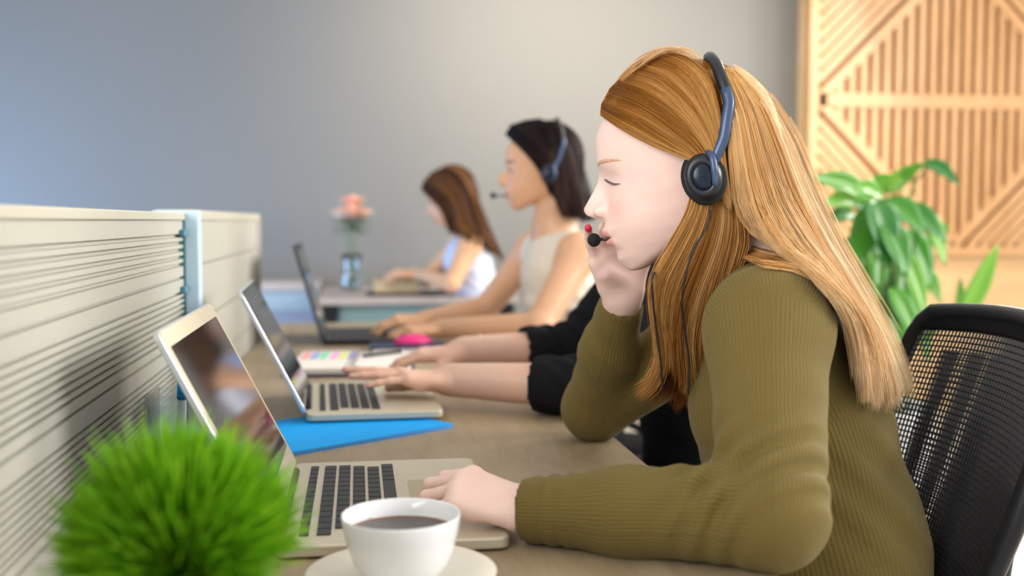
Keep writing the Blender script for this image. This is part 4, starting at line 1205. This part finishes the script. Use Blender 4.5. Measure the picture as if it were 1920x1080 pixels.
hL, tipsL = hand_prims(WL, (-.82, .54, .17), (-.16, -.16, 1), +1, [(24, 34, 22), (26, 36, 24), (28, 36, 24), (30, 36, 22)], 0.93, thumb=(38, 30, 15, 15))
hL += [Cap(WL, EL, .0265, .038, .015, flat=((0, 0, 1), 1.12))]
hRd = at(1146, 455, 1.385)-WR
hR, tipsR = hand_prims(WR, hRd, (-.25, 1, .05), -1, [(14, 20, 12), (16, 22, 14), (20, 24, 14), (6, 16, 10)], 0.93, spread=(4, 0, -3, -10), thumb=(30, 10, 10, 10))
hR += [Cap(WR, ER, .0265, .038, .015)]
V2 = solid(hL, 0.0018); V3 = solid(hR, 0.0018)
V4 = solid([Cap(NB, (.535, 1.29, .80), .058, .09, .04, flat=(LAT, .7)), Cap((.535, 1.29, .80), (.60, 1.29, .52), .085, .10, .04, flat=(LAT, .7)),
            Cap((.49, 1.285, .96), SL, .045, .042, .03), Cap((.49, 1.285, .96), SRj, .045, .042, .03), Cap(SL, EL, .042, .036, .03), Cap(SRj, ER, .042, .036, .03)], 0.008)
V, F = merge([V1, V2, V3, V4])
SKIN1 = (0.86, 0.62, 0.545)
cap_keep = lambda q: ~((q[:, 2] < .030+.74*(q[:, 0]+.002)) & (q[:, 0] > -.030)) & ~((q[:, 2] < -.045))
C = tint_face(fr, V, SKIN1, (0.70, 0.31, 0.30), (0.84, 0.48, 0.42), (.30, .14, .035), cap_keep)
for T_ in (tipsL, tipsR):
    for k, (p, f, nn) in enumerate(T_):
        kn = np.linalg.norm(V-(p+nn*0.004), axis=1); m = np.clip((0.016-kn)/0.012, 0, 1)*0.5
        C = C*(1-m[:, None])+np.array((0.78, 0.38, 0.33))*m[:, None]
for k in range(4):
    p, f, nn = tipsR[k]; m = np.linalg.norm(V-(p-nn*0.002+f*0.003), axis=1) < 0.0085; C[m] = (0.62, 0.02, 0.07)
kk = np.clip(1-np.abs(np.linalg.norm(V-(WL+np.array([-.045, .045, .03])), axis=1)-0.0)/0.03, 0, 1)*0.25
C = C*(1-kk[:, None])+np.array((0.80, 0.42, 0.36))*kk[:, None]
world_obj('body', V, F, M['skin'], base, [('tint', C, 'FLOAT_COLOR')])
face_extras(fr, body, base, mat('ginger_brow', srgb(206, 160, 136), 0.8, noise=(300, 0.2)), mat('lash_brown', srgb(96, 80, 84), 0.6, noise=(300, 0.1)))
for k in (0, 1, 2, 3):                                            # red nail polish on the far hand
    pass
# sweater
M['knit'] = knit_mat('olive_rib_knit', srgb(107, 92, 47), 0.0040, 0.0012)
tf = (LAT, 0.70)
swt = [Cap((.620, 1.29, .50), (.590, 1.29, .66), .128, .122, .04, flat=tf), Cap((.590, 1.29, .66), (.552, 1.29, .80), .122, .112, .04, flat=tf),
       Cap((.552, 1.29, .80), (.508, 1.288, .93), .112, .088, .04, flat=tf),
       Cap((.50, 1.285, .955), NB+np.array([.008, 0, -.012]), .062, .050, .03),
       Cap((.50, 1.285, .958), SL, .062, .064, .04), Cap((.505, 1.285, .958), SRj, .062, .058, .04)]
for sg in (-1, 1):
    swt.append(Ell(np.array([.478, 1.285, .845])+LAT*0.068*sg, (.062, .066, .07), None, 0.035))
cuffL = WL-dL*0.004; cuffR = WR-dR*0.016
arms = [Cap(SL, EL, .0635, .0520, .030), Cap(EL, WL-dL*0.10, .0510, .0420, .016), Cap(WL-dL*0.10, cuffL, .0420, .0335, .02),
        Cap(SRj, ER, .060, .048, .03), Cap(ER, WR-dR*.10, .0470, .0400, .016), Cap(WR-dR*.10, cuffR, .0400, .0315, .02)]
swt_all = swt+arms
cut = []
for c, d, r in ((cuffL, dL, .0335), (cuffR, dR, .0315)):
    s_ = Cap(c-d*0.012+d*r*0.9, c+d*0.08, r-.0035, r+.012, 0.003, rib=False); s_.op = 'sub'; cut.append(s_)
V, F = solid(swt_all+cut, 0.0032, smooth=2)
N = normals(V, F)
def fold(V, N, c, axis, span, lam, amp, rad, facing=None, ph=0.0, tilt=None):
    """soft creases running across an axis near c"""
    c = np.asarray(c, float); a = np.asarray(axis, float); a /= np.linalg.norm(a)
    q = V-c; t = q@a
    w = np.exp(-(t/span)**2)*np.exp(-(np.linalg.norm(q, axis=1)/rad)**4)
    if facing is not None:
        f = np.asarray(facing, float); f /= np.linalg.norm(f); w = w*np.clip(0.35+0.65*(N@f), 0, 1)
    if tilt is not None: t = t+q@np.asarray(tilt, float)
    s = np.sin(2*math.pi*t/lam+ph)
    return N*(amp*w*(np.abs(s)**0.6*np.sign(s)))[:, None]
ua = (EL-SL)/np.linalg.norm(EL-SL)
V = V+fold(V, N, EL+(-dL)*0-ua*0.045+np.array([-.02, -.02, .0]), ua, .045, .027, .0052, .10, (-.5, -.9, .2), tilt=(0.5, 0, 0.15))
V = V+fold(V, N, EL+dL*0.05, dL, .045, .030, .0036, .09, (-.2, -.8, .5), 0.6, tilt=(0, 0.2, .5))
V = V+fold(V, N, SL+ua*0.10, ua, .07, .060, .0013, .13, (-.3, -1, .1), 0.3, tilt=(0.35, 0, 0))
V = V+fold(V, N, WL-dL*0.03, dL, .03, .019, .0013, .06, None, 0.3)
V = V+fold(V, N, WR-dR*0.10, dR, .10, .045, .0018, .16, (-.3, -1, .1), 0.3, tilt=(0.6, 0, 0))
V = V+fold(V, N, np.array([.59, 1.16, .75]), (0.2, 0, 1), .12, .06, .0022, .17, (.1, -1, 0), 0.2, tilt=(.7, 0, 0))
V = V+fold(V, N, SL+np.array([.07, .0, -.02]), (.8, 0, -.5), .05, .03, .0026, .08, (.2, -1, .3), 0.2)
sn_ = ua*0.35+LAT*0.94; sn_ /= np.linalg.norm(sn_)                # armhole seam
q_ = V-(SL-sn_*0.030); t_ = q_@sn_
V = V-N*(0.0028*np.exp(-(t_/.0032)**2)*np.exp(-(np.linalg.norm(q_, axis=1)/.085)**4))[:, None]
world_obj('sweater', V, F, M['knit'], base, [('rib', rib_attr(swt_all, V))])
tp, ts = legs((.605, 1.29, .505), LAT, ((.20, 1.18, .50), (.20, 1.43, .50)), ((.22, 1.17, .10), (.24, 1.45, .10)))
world_obj('trousers', *solid(tp, 0.009), M['trousers'], base); shoes(ts, base)

# hair
def hair_mat(name, stops, rough=0.32):
    return tone_mat(name, stops, rough, 0.16, 0.28)
M['red_hair'] = hair_mat('strawberry_blonde', rough=0.5, stops=[(0.0, srgb(104, 60, 18)), (0.35, srgb(170, 110, 42)), (0.62, srgb(234, 182, 110)), (1.0, srgb(255, 240, 206))])  # palest stop carries backlight painted into the back hair
drp = head_prims(fr, False)+swt_all
def guide(pts, off0, off1=None, ysm=1, prims=drp, Y0=1.0, Y1=1.5):
    off1 = off0 if off1 is None else off1
    out = []
    n = len(pts)
    for i, (x, y) in enumerate(pts):
        out.append(drape(x, y, prims, off0+(off1-off0)*i/(n-1), Y0, Y1)[1])
    Y = np.array(out)
    for _ in range(ysm):
        Z = np.r_[Y[0], (Y[:-2]+2*Y[1:-1]+Y[2:])/4, Y[-1]]; Y = np.minimum(Y, Z)
    return [at(x, y, yy) for (x, y), yy in zip(pts, Y)]
A = [[(1127,214),(1165,240),(1215,266),(1262,286),(1300,301),(1337,322)],
     [(1130,196),(1180,216),(1230,246),(1275,276),(1312,302),(1345,340)],
     [(1146,166),(1200,186),(1255,220),(1300,262),(1335,310),(1358,372)],
     [(1180,132),(1235,150),(1285,190),(1322,245),(1345,310),(1362,382)],
     [(1222,108),(1275,130),(1315,175),(1340,240),(1352,310),(1366,392)],
     [(1262,98),(1305,115),(1335,160),(1350,230),(1358,310),(1370,400)]]
gA = [guide(p, 0.010, 0.013) for p in A]
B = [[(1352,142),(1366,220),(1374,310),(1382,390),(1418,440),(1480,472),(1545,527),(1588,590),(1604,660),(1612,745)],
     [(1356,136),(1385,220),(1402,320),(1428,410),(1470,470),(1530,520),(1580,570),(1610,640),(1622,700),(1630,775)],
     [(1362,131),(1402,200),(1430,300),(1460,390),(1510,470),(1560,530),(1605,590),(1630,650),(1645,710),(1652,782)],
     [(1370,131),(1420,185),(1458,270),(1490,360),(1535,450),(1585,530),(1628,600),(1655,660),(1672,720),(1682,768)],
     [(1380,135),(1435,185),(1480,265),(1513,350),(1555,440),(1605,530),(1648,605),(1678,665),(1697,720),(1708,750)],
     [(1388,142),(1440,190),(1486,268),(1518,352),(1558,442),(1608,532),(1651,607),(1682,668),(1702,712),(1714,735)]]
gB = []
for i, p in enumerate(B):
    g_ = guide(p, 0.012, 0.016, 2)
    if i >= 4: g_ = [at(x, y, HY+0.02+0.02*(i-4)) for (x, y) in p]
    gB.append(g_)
Cc = [[(1305,345),(1290,400),(1256,460),(1224,515),(1220,565),(1228,620),(1231,670),(1212,712),(1170,738)],
      [(1322,340),(1312,400),(1284,465),(1250,535),(1242,600),(1249,660),(1241,708),(1222,735),(1200,754)],
      [(1338,335),(1336,400),(1314,470),(1280,555),(1268,630),(1271,690),(1270,730),(1264,754),(1254,777)],
      [(1350,335),(1354,400),(1342,470),(1310,555),(1294,640),(1300,700),(1303,740),(1300,763),(1295,786)],
      [(1360,335),(1370,400),(1366,455),(1342,540),(1322,615),(1318,680),(1321,725),(1320,750),(1312,776)],
      [(1366,335),(1386,395),(1402,445),(1386,500),(1352,570),(1335,625),(1332,670),(1331,700),(1328,735)]]
YC = [1.188, 1.186, 1.190, 1.195, 1.205, 1.215, 1.225, 1.23, 1.235][:9]
gC = [[at(x, y, yy+0.003*i) for (x, y), yy in zip(p, YC)] for i, p in enumerate(Cc)]
# a second, deeper layer of the front lock falling from the far side of the neck
gD = [[at(x+6, y, 1.27+0.01*i) for (x, y) in p[1:]] for i, p in enumerate(Cc[:4])]
cap_keep = lambda q: ~((q[:, 2] < .030+.74*(q[:, 0]+.002)) & (q[:, 0] > -.030)) & ~((q[:, 2] < -.045))
cv, cf = hair_cap(fr, 0.0035, cap_keep)
groups = [dict(g=gA, push=skull_prims(fr, 0), bsd=0.15, n=3600, r=0.00045, jit=(0.0012, 0.0020), tone=(0.05, 0.78), cut=0.10, late=0.05, grad=0.55, th=0.003, wave=0.0006, bands=16, nc=90, clump=0.4),
          dict(g=gB, push=skull_prims(fr, 0)+swt_all, n=4600, r=0.00046, jit=(0.0025, 0.0050), tone=(0.56, 1.0), cut=0.09, late=0.04, grad=0.45, across=0.5, th=0.006, wave=0.0020, bands=18, nc=26, clump=0.75),  # back lengths paler towards the outside: backlight put into the tone
          dict(g=gC, n=2000, r=0.00045, jit=(0.0022, 0.0036), tone=(0.16, 0.86), cut=0.34, sheet_t=0.72, late=0.05, grad=-0.1, across=-0.25, th=0.004, wave=0.0030, bands=10, nc=11, clump=0.9),
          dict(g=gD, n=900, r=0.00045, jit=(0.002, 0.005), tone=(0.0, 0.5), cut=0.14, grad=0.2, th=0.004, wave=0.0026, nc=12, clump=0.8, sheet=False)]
gE = [guide(q, 0.008, 0.009, 1) for q in ([(1388,436),(1422,464),(1480,476),(1540,520),(1594,588)], [(1392,462),(1428,478),(1482,488),(1536,520),(1584,570)], [(1390,480),(1425,492),(1478,500),(1520,522),(1560,556)])]
groups.append(dict(g=gE, push=swt_all, poff=0.003, n=420, r=0.00042, jit=(0.001, 0.004), tone=(0.2, 0.95), cut=0.35, late=0.1, wave=0.0025, nc=7, clump=0.8, sheet=False))
# fly-away wisps at the crown and down the outer edge
gW = [guide(p, 0.016, 0.022) for p in ([(1150,150),(1190,112),(1240,90),(1290,96),(1330,118)], [(1170,150),(1215,116),(1262,92),(1305,106),(1340,130)])]
groups.append(dict(g=gW, n=60, r=0.0003, jit=(0.002, 0.004), tone=(0.5, 1.0), cut=0.4, late=0.3, sheet=False))
gW2 = [[at(x+4, y-4, HY+.02) for (x, y) in B[4]], [at(x+13, y-6, HY+.03) for (x, y) in B[5]]]
groups.append(dict(g=gW2, n=90, r=0.0003, jit=(0.002, 0.008), tone=(0.7, 1.0), cut=0.35, late=0.3, sheet=False))
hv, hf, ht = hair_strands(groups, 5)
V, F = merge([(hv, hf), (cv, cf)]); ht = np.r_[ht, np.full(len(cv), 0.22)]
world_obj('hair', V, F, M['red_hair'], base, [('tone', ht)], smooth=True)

near_cup = fr.w(np.array([[-.018, NEAR*.092, -.042]]))[0]
cab1 = [near_cup]+[at(x, y, yy) for x, y, yy in ((1326,424,1.178),(1296,478,1.176),(1279,560,1.185),(1284,620,1.195),(1292,680,1.205),(1290,740,1.212))]
far_cup = fr.w(np.array([[-.018, -NEAR*.092, -.042]]))[0]
cab2 = [far_cup, at(1262, 505, 1.31)]+[at(x, y, yy) for x, y, yy in ((1226,512,1.190),(1224,560,1.190),(1232,630,1.205),(1240,690,1.213),(1243,735,1.22))]
headset(fr, 'black headset with a thin cable worn by the woman in the green sweater', tuple(hO), NEAR, (cab1, cab2), hw=0.0875, top=0.134)
# ================================================================== the other women at the desks
def colleague(label, base_loc, head_px, Y, pitch, scale, skin, lip, blush, sh, el, wr, hands, spine, cloth, cloth_prims, sleeves, knees, feet, hair, hair_keep, hair_stops, hair_groups, nail=None, h_head=0.0028, arm=1.0, chest=None, cap_off=0.008, hands_n=0.0024):
    O = at(head_px[0], head_px[1], Y)
    f = Frame(O, face_yaw(*head_px), pitch, scale=scale)
    base = empty('person', base_loc, label, 'person')
    near = 1 if f.w(np.array([[0, .1, 0]]))[0][1] < O[1] else -1
    lat = f.M[1]*near; lat[2] = 0; lat /= np.linalg.norm(lat)
    nb, c1, c2, pel = [np.asarray(s, float) for s in spine]
    S1, S2 = np.asarray(sh[0], float), np.asarray(sh[1], float); E1, E2 = np.asarray(el[0], float), np.asarray(el[1], float); W1, W2 = np.asarray(wr[0], float), np.asarray(wr[1], float)
    tf = (lat, 0.70)
    hd = head_prims(f)
    prims = hd+[Cap(f.w(np.array([[-.03, 0, -.035]]))[0], nb, .047, .052, .022),
        Cap(nb, c1, .056, .085, .05, flat=(lat, .8)), Cap(c1, c2, .093, .092, .04, flat=tf), Cap(c2, pel, .092, .105, .04, flat=tf),
        Cap((nb+c1)/2+np.array([0, 0, -.01]), S1, .048, .050, .035), Cap((nb+c1)/2+np.array([0, 0, -.01]), S2, .048, .050, .035),
        Cap(S1, E1, .049, .037, .03), Cap(E1, W1, .037*arm, .0265*arm, .012), Cap(S2, E2, .049, .037, .03), Cap(E2, W2, .037*arm, .0265*arm, .012)]
    parts = [solid(hd+prims[len(hd):len(hd)+2], h_head, lo=O-np.array([.2, .2, .2]), smooth=1), solid(prims[len(hd):], 0.005, smooth=1)]
    tips = []
    for (d, n, ts, curls, th, sp), w_, e_ in zip(hands, (W1, W2), (E1, E2)):
        hp, tp = hand_prims(w_, d, n, ts, curls, 0.97, sp, th)
        parts.append(solid(hp+[Cap(w_, w_+(e_-w_)*0.35, .0262*arm, .0295*arm, .015)], hands_n)); tips.append(tp)
    V, F = merge(parts)
    C = tint_face(f, V, skin, lip, blush, hair_stops, hair_keep)
    if nail is not None:
        for tp in tips:
            for k in range(5):
                p_, f_, n_ = tp[k]; m = np.linalg.norm(V-(p_+f_*0.004+n_*0.002), axis=1) < 0.0075; C[m] = nail
    world_obj('body', V, F, M['skin'], base, [('tint', C, 'FLOAT_COLOR')])
    face_extras(f, hd, base, hair[1], M['lash_dark'])
    # top
    g = 0.007
    cp = [Cap(c1+(nb-c1)*0.42, c1, .070+g, .088+g, .04, flat=(lat, .72)), Cap(c1, c2, .093+g, .096+g, .04, flat=tf), Cap(c2, pel, .096+g, .112+g, .04, flat=tf)]
    for sg in (-1, 1):
        cp.append(Ell(c1*0.45+c2*0.55+f.M[0]*np.array([1, 1, 0])*0.052+lat*0.066*sg, (.060, .062, .064), None, 0.035))
        S_ = S1 if sg > 0 else S2
        m0 = (nb+c1)/2+np.array([0, 0, -.008])
        cp.append(Cap(m0+(S_-m0)*0.35, m0+(S_-m0)*0.72, .056, .056, .03))
    sub = []
    if sleeves:
        for S_, E_, W_, t in ((S1, E1, W1, sleeves[0]), (S2, E2, W2, sleeves[1])):
            cp += [Cap(S_, E_, .060, .050, .03), Cap(E_, E_+(W_-E_)*t, .052, .050, .015), Cap((nb+c1)/2, S_, .055, .058, .03)]
            d_ = (W_-E_)/np.linalg.norm(W_-E_); q = E_+(W_-E_)*t
            s_ = Cap(q+d_*0.028, q+d_*0.12, .043, .055, .004, rib=False); s_.op = 'sub'; sub.append(s_)
    Vc, Fc = solid(cp+sub, 0.0055, smooth=1)
    Nc = normals(Vc, Fc)
    Vc = Vc+fold(Vc, Nc, c2, (0.3, 0, 1), .16, .055, .0025, .25, None, 0.4, tilt=(.5, .2, 0))
    if sleeves:
        for E_ in (E1, E2): Vc = Vc+fold(Vc, Nc, E_, (1, 0, .4), .07, .034, .0035, .11, None, .2, tilt=(0, .4, .3))
    world_obj(cloth[0], Vc, Fc, cloth[1], base)
    tp, ts = legs(pel+np.array([0, 0, -.02]), lat, knees, feet)
    world_obj('trousers', *solid(tp, 0.012), M['trousers'], base); shoes(ts, base)
    # hair
    dp = hd[:3]+cp+prims[len(hd):]
    gs = []
    for G in hair_groups:
        gl = []
        for pts, dY in G['px']:
            if dY is None: q = guide(pts, G.get('o0', .011), G.get('o1', .014), 2, dp, Y-0.5, Y+0.5)
            else: q = [at(x, y, Y+dY*1.0) for x, y in pts]
            gl.append(q)
        gs.append(dict(G, g=gl, push=skull_prims(f, 0), poff=.009))
    cv, cf = hair_cap(f, cap_off, hair_keep, 0.006)
    hv, hf, ht = hair_strands(gs, 11, 18)
    Vh, Fh = merge([(hv, hf), (cv, cf)])
    world_obj('hair', Vh, Fh, hair[0], base, [('tone', np.r_[ht, np.full(len(cv), .3)])])
    return base, f, near
M['lash_dark'] = mat('lash_black', srgb(34, 26, 26), 0.6, noise=(300, 0.1))
M['brow_dark'] = mat('dark_brow', srgb(74, 48, 36), 0.7, noise=(300, 0.2))
M['dark_hair'] = hair_mat('dark_brown_hair', rough=0.5, stops=[(0.0, srgb(22, 14, 14)), (0.5, srgb(48, 34, 32)), (1.0, srgb(96, 72, 64))])
M['brown_hair'] = hair_mat('chestnut_hair', rough=0.4, stops=[(0.0, srgb(40, 24, 16)), (0.5, srgb(92, 58, 36)), (1.0, srgb(168, 116, 66))])
M['black_cloth'] = mat('black_jersey', (0.008, 0.008, 0.010, 1), 0.9, 0.0, 0.15, noise=(120, 0.2), bump=(250, 0.3))
M['beige_cloth'] = mat('beige_jersey', srgb(222, 212, 196), 0.85, noise=(120, 0.04), bump=(250, 0.2))
M['white_cloth'] = mat('white_blouse', srgb(204, 210, 232), 0.8, noise=(120, 0.03), bump=(200, 0.2))
keep = lambda q: ~((q[:, 2] < .040+.70*(q[:, 0]+.002)) & (q[:, 0] > -.020)) & ~(q[:, 2] < -.05)
flat_ = [(8, 10, 6), (6, 8, 6), (8, 10, 8), (16, 16, 10)]
typing = [(26, 34, 20), (28, 36, 22), (30, 36, 22), (32, 34, 20)]

# --- woman in black, between the two others (her head is behind the red-haired woman's)
TAN1 = (0.74, 0.46, 0.35)
colleague('woman in a black top reaching over the silver laptop, mostly hidden behind the red-haired woman', (0.66, 1.98, 0), (1268, 318), 1.97, R(10), 0.97,
    TAN1, (0.55, 0.2, 0.2), (0.76, 0.40, 0.32),
    sh=((.545, 1.83, .965), (.590, 2.14, .985)), el=((.402, 1.735, .792), (.452, 2.215, .800)), wr=(at(846, 712, 1.855), at(868, 658, 2.16)),
    hands=(((-1, .02, .07), (0, .02, 1), +1, [(0, 2, 2), (-2, 2, 2), (1, 3, 3), (6, 6, 4)], (30, 12, 10, 10), (3, 1, -1, -5)),
           ((-1, .02, -.10), (0, -.1, 1), -1, [(14, 20, 14), (14, 22, 14), (16, 24, 16), (20, 24, 16)], (36, 22, 14, 12), (7, 2, -3, -9))),
    spine=((.640, 1.99, 1.045), (.620, 1.985, .92), (.645, 1.985, .76), (.67, 1.985, .54)), cloth=('top', M['black_cloth']), cloth_prims=None, sleeves=(.36, .40),
    knees=((.22, 1.90, .50), (.22, 2.10, .50)), feet=((.24, 1.88, .10), (.25, 2.12, .10)), hair=(M['dark_hair'], M['brow_dark']), hair_keep=keep, hair_stops=(.02, .012, .01),
    hair_groups=[dict(px=[([(1180, 243), (1235, 268), (1275, 318), (1287, 398), (1297, 468)], None), ([(1205, 210), (1265, 228), (1305, 298), (1325, 398), (1335, 478)], None), ([(1245, 194), (1310, 218), (1345, 298), (1360, 398), (1365, 478)], None), ([(1265, 194), (1335, 223), (1367, 298), (1381, 398), (1383, 468)], 0.02)], n=700, r=.0012, jit=(.002, .005), tone=(0.1, .8), cut=.1)],
    nail=(0.72, 0.34, 0.40), arm=1.12)

# --- woman in beige with a headset
TAN2 = (0.71, 0.405, 0.24)
b2, f2, n2 = colleague('woman in a beige sleeveless top and headset, typing on the dark laptop', (0.56, 2.95, 0), (1019, 323), 2.95, R(5), 0.985,
    TAN2, (0.55, 0.19, 0.19), (0.75, 0.36, 0.27),
    sh=((.588, 2.80, .985), (.515, 3.10, .985)), el=((.462, 2.70, .800), (.375, 3.15, .808)), wr=((.222, 2.885, .778), at(800, 598, 3.03)),
    hands=(((-1, .05, -.06), (0, -.1, 1), +1, [(20, 26, 16), (20, 28, 18), (22, 30, 18), (26, 28, 16)], (34, 24, 14, 14), (7, 2, -3, -9)),
           ((-1, -.12, -.03), (0, -.2, 1), -1, [(16, 24, 14), (18, 26, 16), (20, 28, 16), (22, 26, 16)], (34, 22, 14, 14), (7, 2, -3, -9))),
    spine=((.548, 2.955, 1.045), (.560, 2.95, .925), (.60, 2.95, .76), (.63, 2.95, .54)), cloth=('sleeveless_top', M['beige_cloth']), cloth_prims=None, sleeves=None,
    knees=((.22, 2.84, .50), (.20, 3.08, .50)), feet=((.24, 2.82, .10), (.22, 3.10, .10)), hair=(M['dark_hair'], M['brow_dark']), hair_keep=keep, hair_stops=(.02, .012, .01),
    hair_groups=[dict(px=[([(948, 252), (975, 278), (1000, 305), (1020, 335), (1034, 370)], None), ([(958, 235), (990, 250), (1018, 285), (1035, 330), (1046, 380)], None), ([(985, 226), (1018, 245), (1040, 290), (1050, 340), (1058, 390)], None), ([(1012, 223), (1040, 240), (1056, 290), (1062, 340), (1070, 392)], None)], n=900, r=.0013, jit=(.0015, .003), tone=(.0, .6), cut=.08, o0=.010, o1=.012),
                 dict(px=[([(1015, 232), (1030, 290), (1038, 340), (1046, 378), (1062, 412)], None), ([(1024, 228), (1050, 280), (1062, 340), (1072, 385), (1084, 416)], None), ([(1034, 226), (1064, 270), (1080, 330), (1092, 380), (1100, 418)], None), ([(1042, 230), (1074, 272), (1092, 330), (1104, 380), (1110, 416)], .03), ([(1046, 232), (1078, 272), (1096, 330), (1108, 380), (1114, 412)], .08)], n=1500, r=.0014, jit=(.002, .006), tone=(.05, .95), cut=.08, th=.008)],
    nail=(0.70, 0.30, 0.34))
headset(f2, 'dark headset worn by the woman in the beige top', tuple(f2.O), n2, (), mic=(.150, .045, -.052), hw=0.0885, top=0.145)

# --- woman in white at the far desk
TAN3 = (0.73, 0.41, 0.235)
colleague('woman in a white sleeveless blouse with brown hair, bent over the far grey desk', (0.62, 4.75, 0), (850, 372), 4.75, R(22), 1.02,
    TAN3, (0.55, 0.2, 0.2), (0.72, 0.36, 0.26),
    sh=(at(880, 462, 4.62), at(862, 462, 4.98)), el=(at(846, 532, 4.56), at(800, 523, 5.0)), wr=(at(783, 514, 4.80), at(778, 512, 4.95)),
    hands=(((-1, .25, .05), (0, -.2, 1), +1, typing, (34, 24, 14, 14), (7, 2, -3, -9)), ((-1, -.12, .03), (0, -.2, 1), -1, typing, (34, 22, 14, 14), (7, 2, -3, -9))),
    spine=(at(880, 440, 4.80), at(876, 487, 4.80), at(897, 560, 4.80), at(910, 650, 4.80)), cloth=('blouse', M['white_cloth']), cloth_prims=None, sleeves=None,
    knees=((.20, 4.68, .50), (.20, 4.92, .50)), feet=((.22, 4.66, .10), (.22, 4.94, .10)), hair=(M['brown_hair'], M['brow_dark']), hair_keep=keep, hair_stops=(.02, .012, .01),
    hair_groups=[dict(px=[([(790, 356), (806, 372), (826, 395), (838, 420), (842, 438)], None), ([(796, 338), (824, 350), (850, 380), (862, 420), (872, 450)], None), ([(812, 322), (842, 335), (866, 370), (880, 420), (900, 465)], None), ([(830, 316), (858, 326), (882, 370), (900, 425), (925, 480)], None), ([(840, 316), (868, 330), (893, 375), (914, 430), (940, 488)], .03), ([(846, 318), (874, 335), (898, 380), (920, 435), (946, 494)], .10)], n=1700, r=.0018, jit=(.003, .007), tone=(.05, .95), cut=.1, th=.008, o0=.012, o1=.02)],
    h_head=0.004, hands_n=0.003)
office_chair((0.69, 1.985, 0), R(-4), 'black mesh office chair of the woman in black', CH)
office_chair((0.68, 2.95, 0), R(4), 'black mesh office chair of the woman in beige', CH)
office_chair((0.72, 4.82, 0), R(0), 'black mesh office chair of the woman in white', CH)

# silver bracelet of the woman in black
wv = np.array(at(868, 658, 2.16)); ev = np.array([.452, 2.215, .800]); dv = (ev-wv)/np.linalg.norm(ev-wv)
bc = wv+dv*0.035
root = empty('bracelet', tuple(bc), 'thin silver bracelet on the wrist beside the open planner', 'bracelet')
a1 = np.cross(dv, [0, 0, 1]); a1 /= np.linalg.norm(a1); a2 = np.cross(dv, a1)
b = MB(); b.tube([(a1*math.cos(t)+a2*math.sin(t))*0.0285 for t in np.linspace(0, 2*math.pi, 33)], 0.0022, 6, cap=False); b.build('band', M['chrome'], root, smooth=True)
b = MB(); b.sphere(tuple(-a2*0.0290 if a2[2] < 0 else a2*0.0290), 0.004, 10, 8); b.build('bead', M['chrome'], root, smooth=True)
